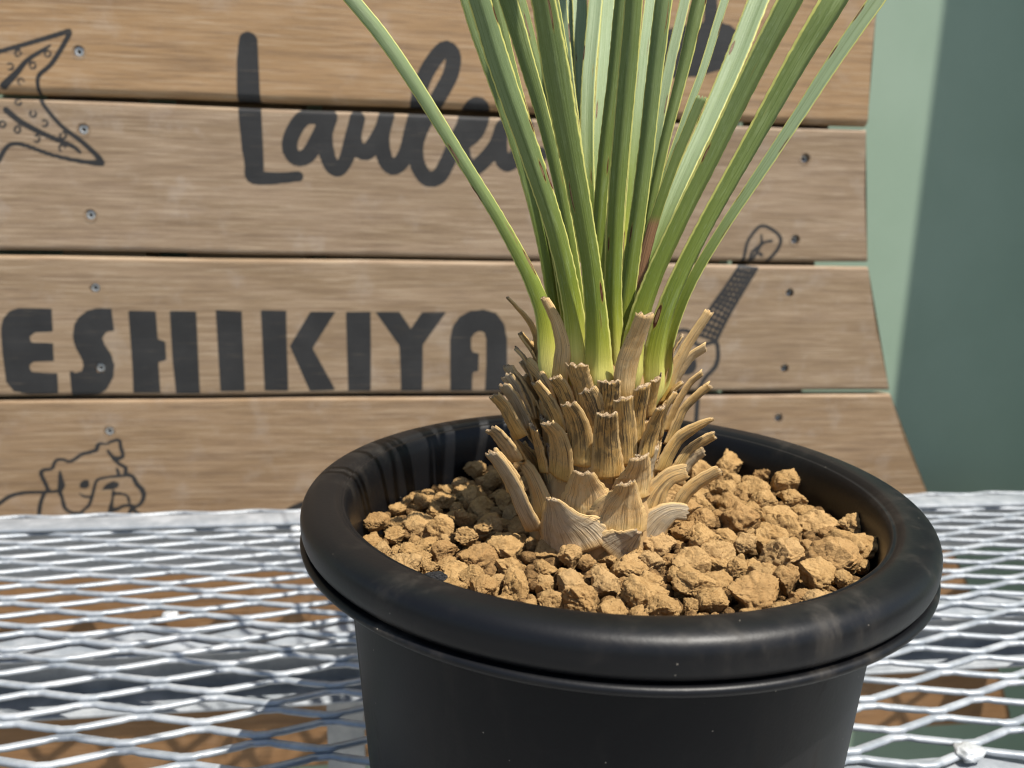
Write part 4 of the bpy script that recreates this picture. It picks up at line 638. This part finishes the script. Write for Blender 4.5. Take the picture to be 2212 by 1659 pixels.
def strap(path, nacr, out_fn, curve, thick, edge_jit, seed, cap_rough=0.0, name='leaf', taper_pow=1.0, keel=0.0, v0=0.0, vscale=10.0, wrap=False):
    """closed strap along path (k,4: x,y,z,width in metres); out_fn(i,p,t) -> outward vector; curve = depth of the arched section / width"""
    rs = random.Random(seed); n = len(path); V = []; F = []; UVf = []; MI = []
    T = np.gradient(path[:, :3], axis=0); T /= np.linalg.norm(T, axis=1)[:, None]
    L = np.r_[0, np.cumsum(np.linalg.norm(np.diff(path[:, :3], axis=0), axis=1))]
    ring = 2*nacr
    for i in range(n):
        t = Vector(T[i]); p = Vector(path[i, :3]); w = path[i, 3]
        out = out_fn(i, p, t); wv = t.cross(out).normalized(); out = wv.cross(t).normalized()
        if out.dot(out_fn(i, p, t)) < 0: out = -out
        f = L[i]/L[-1]
        jl, jr = (1+rs.uniform(-edge_jit, edge_jit) for _ in range(2))
        cv = curve(f) if callable(curve) else curve
        top = []; bot = []
        for q in range(nacr):
            a = -1+2*q/(nacr-1); aj = a*(jl if a < 0 else jr) if abs(a) > 0.99 else a
            if wrap:
                R0 = max(0.011, math.hypot(p.x-AXX, p.y-AXY)); th_ = a*w/2/R0; lat = R0*math.sin(th_); h = -R0*(1-math.cos(th_))+cv*w*(1-a*a)
                aj = lat/(w/2)*(abs(aj/a) if a else 1)
            else: h = cv*w*(1-a*a)-cv*w*0.55+keel*w*(1-abs(a))
            th = thick*(1-0.72*a*a)
            e = Vector((0, 0, 0))
            if i == n-1 and cap_rough: e = t*rs.uniform(-cap_rough, cap_rough)
            top.append(p+wv*(aj*w/2)+out*(h+th*0.5)+e); bot.append(p+wv*(aj*w/2*0.985)+out*(h-th*0.5)+e)
        V += top+bot[::-1]
    us = [q/(nacr-1) for q in range(nacr)]+[q/(nacr-1) for q in range(nacr-1, -1, -1)]
    for i in range(n-1):
        for e in range(ring):
            e2 = (e+1) % ring
            F.append((i*ring+e, i*ring+e2, (i+1)*ring+e2, (i+1)*ring+e)); MI.append(0)
            UVf += [(us[e], v0+L[i]*vscale), (us[e2], v0+L[i]*vscale), (us[e2], v0+L[i+1]*vscale), (us[e], v0+L[i+1]*vscale)]
    for q in range(nacr-1):
        b = (n-1)*ring; f = (b+q, b+q+1, b+ring-2-q, b+ring-1-q); F.append(f); MI.append(1); UVf += [(us[q], v0+L[-1]*vscale)]*4
        f = (q+1, q, ring-1-q, ring-2-q); F.append(f); MI.append(0); UVf += [(us[q], v0)]*4
    me = mesh(name, V, F, MI)
    ul = me.uv_layers.new(name='UVMap'); ul.data.foreach_set('uv', np.array(UVf, np.float32).ravel())
    bm = bmesh.new(); bm.from_mesh(me); bmesh.ops.recalc_face_normals(bm, faces=bm.faces[:]); bm.to_mesh(me); bm.free()
    return me

def rot_about(v, axis, ang): return Matrix.Rotation(ang, 3, axis) @ v
for li, (name, tw, side, pts) in enumerate(LEAVES):
    P = np.array(pts)/1000.0
    cut = name == 'cut_green'
    if not cut:                                        # carry on above the frame, bending gently outwards
        d = P[-1, :3]-P[-2, :3]; d /= np.linalg.norm(d); q = P[-1].copy(); radial = np.array([P[-1, 0]-AXX, P[-1, 1]-AXY, 0]); radial /= (np.linalg.norm(radial)+1e-6)
        rest = 0.16+0.05*random.random(); ext = []
        w0 = q[3]
        for e in range(1, 7):
            d = d+radial*0.03+np.array([0, 0.10 if name in 'HIDE' else 0.02, -0.015*e/6]); d /= np.linalg.norm(d)
            q = q.copy(); q[:3] += d*rest/6; q[3] = w0*(1-0.97*(e/6)**1.6)+0.0002; ext.append(q)
        P = np.vstack([P, ext])
    path = smooth_path(P, 260 if not cut else 90)
    path[:, 3] = np.maximum(path[:, 3]*(0.95/max(0.8, math.cos(R_(tw)))), 0.0004)
    def outf(i, p, t, tw=tw, side=side):
        toc = (CAMP-p); toc -= t*toc.dot(t); toc.normalize()
        return rot_about(toc, t, R_(tw))*side
    deep = 0.05+0.04*random.random()
    me = strap(path, 9, outf, lambda f, deep=deep: deep*(2.4-1.7*min(1, f*3)), 0.0008, 0.035, li+5, 0.0006 if cut else 0, 'leaf', keel={'H': 0.42, 'I': 0.40, 'G': 0.06, 'J': 0.08, 'D': 0.2, 'C': 0.14, 'B': 0.14, 'E': 0.14, 'V': 0.16, 'Lz': 0.2}.get(name, 0.07))
    if cut:
        a = me.attributes.new('dry', 'FLOAT', 'POINT'); zz = np.array([v.co.z for v in me.vertices])
        a.data.foreach_set('value', np.clip(np.minimum((zz-0.912)/0.003, (0.9365-zz)/0.003), 0, 1).astype(np.float32))
    me.materials.append(M_LEAF); me.materials.append(M_CUT)
    o = link('leaf', me, [M_LEAF, M_CUT], plant)
    o['wax'] = 1.0 if side < 0 or name == 'J' else 0.0
    if cut: o['label'] = 'short leaf cut off square, its lower stretch dried brown'

KIND = {  # dark, pale, yel, grey
 'tall_pink': (0.15, 0.7, 0.75, 0), 'tall_tan': (0.15, 0.75, 0.25, 0), 'tall_yellow': (0.1, 0.7, 1.0, 0), 'dark_curl': (0.9, 0, 0.3, 0),
 'spotted': (0.2, 0.3, 0.3, 0.4), 'grey': (0.25, 0.1, 0, 0.7), 'tan': (0.70, 0.1, 0.15, 0.12), 'cut_dark': (0.6, 0, 0.2, 0.1), 'dark': (0.85, 0.1, 0.25, 0.05),
 'tan_lit': (0.55, 0.45, 0.4, 0.0), 'frayed': (0.5, 0.25, 0, 0.5), 'pale': (0.30, 0.9, 0.35, 0.0), 'silver': (0.45, 0.45, 0, 0.6)}
def add_stub(kind, sidev, P, seed):
    n = 26; path = smooth_path(P, n); wide = P[:, 3].max()/max(P[-1, 3], 1e-4)
    def outf(i, p, t):
        o_ = Vector((p.x-AXX, p.y-AXY, 0.0)); o_ -= t*o_.dot(t)
        if o_.length < 1e-5: o_ = Vector((0, -1, 0))
        o_.normalize()
        if sidev:
            toc = CAMP-p; toc -= t*toc.dot(t); toc.normalize()
            o_ = (o_*(1-phi)+toc*phi).normalized()
        return o_
    phi = 0.0
    if sidev:
        full = np.linspace(0.0062, 0.0045, n); phi = float(np.clip(path[:, 3].mean()/0.0050, 0.42, 1.0))*0.72
        path[:, 3] = np.maximum(path[:, 3], full*(1-0.75*np.linspace(0, 1, n)**4*(P[-1, 3] < 0.001)))
    else: path[:, 3] *= 1.12
    if sidev: path[:, 3] *= 1.15
    th = 0.0010 if sidev else 0.0011 if kind in ('pale', 'silver') else 0.0014
    cv = (lambda f: 0.03*(1-f)+0.07*f)
    rs = random.Random(seed)
    path[:, :3] += np.cumsum(rng.normal(0, 0.00004, (n, 3)), axis=0)
    me = strap(path, 9, outf, cv, th, 0.035, seed, 0.0007, 'leaf_stub', v0=0.0, wrap=True, vscale=1/ max(0.02, np.linalg.norm(P[-1, :3]-P[0, :3])))
    o = link('leaf_stub', me, [M_STUB, M_CUT], plant)
    for a, v in zip(('dark', 'pale', 'yel', 'grey'), KIND[kind]): o[a] = float(min(1, max(0, v+rs.uniform(-0.1, 0.1) if v else 0.0)))
    return o
for i, (kind, sd, pts) in enumerate(STUBS):
    o = add_stub(kind, sd, np.array(pts)/1000.0, 300+i)
    if kind == 'tall_tan': o['label'] = 'tall dry tan stub cut off square'
    if kind == 'dark_curl': o['label'] = 'thin dark dried leaf remnant curling to the left'
# stubs round the far side of the trunk
for i in range(120):
    a = i*2.39996; zb = ZG+0.003+0.045*i/120; r0 = 0.0180+0.003*max(0, 1-i/43)
    front = math.sin(a) < 0.15
    if front and (zb > ZG+0.033 or zb < ZG+0.012): continue
    ln = random.uniform(0.013, 0.018)*(0.85 if front else 1.1); P = []
    for t in np.linspace(0, 1, 4):
        rr = (0.0172+0.0018*t**1.5) if front else r0+0.0075*t**1.5; P.append((AXX+rr*math.cos(a), AXY+rr*math.sin(a), zb+ln*t*(1-0.12*t), 0.0075*(1-0.35*t)))
    add_stub(random.choice(('grey', 'tan', 'tan', 'tan_lit')), 0, np.array(P), 700+i)
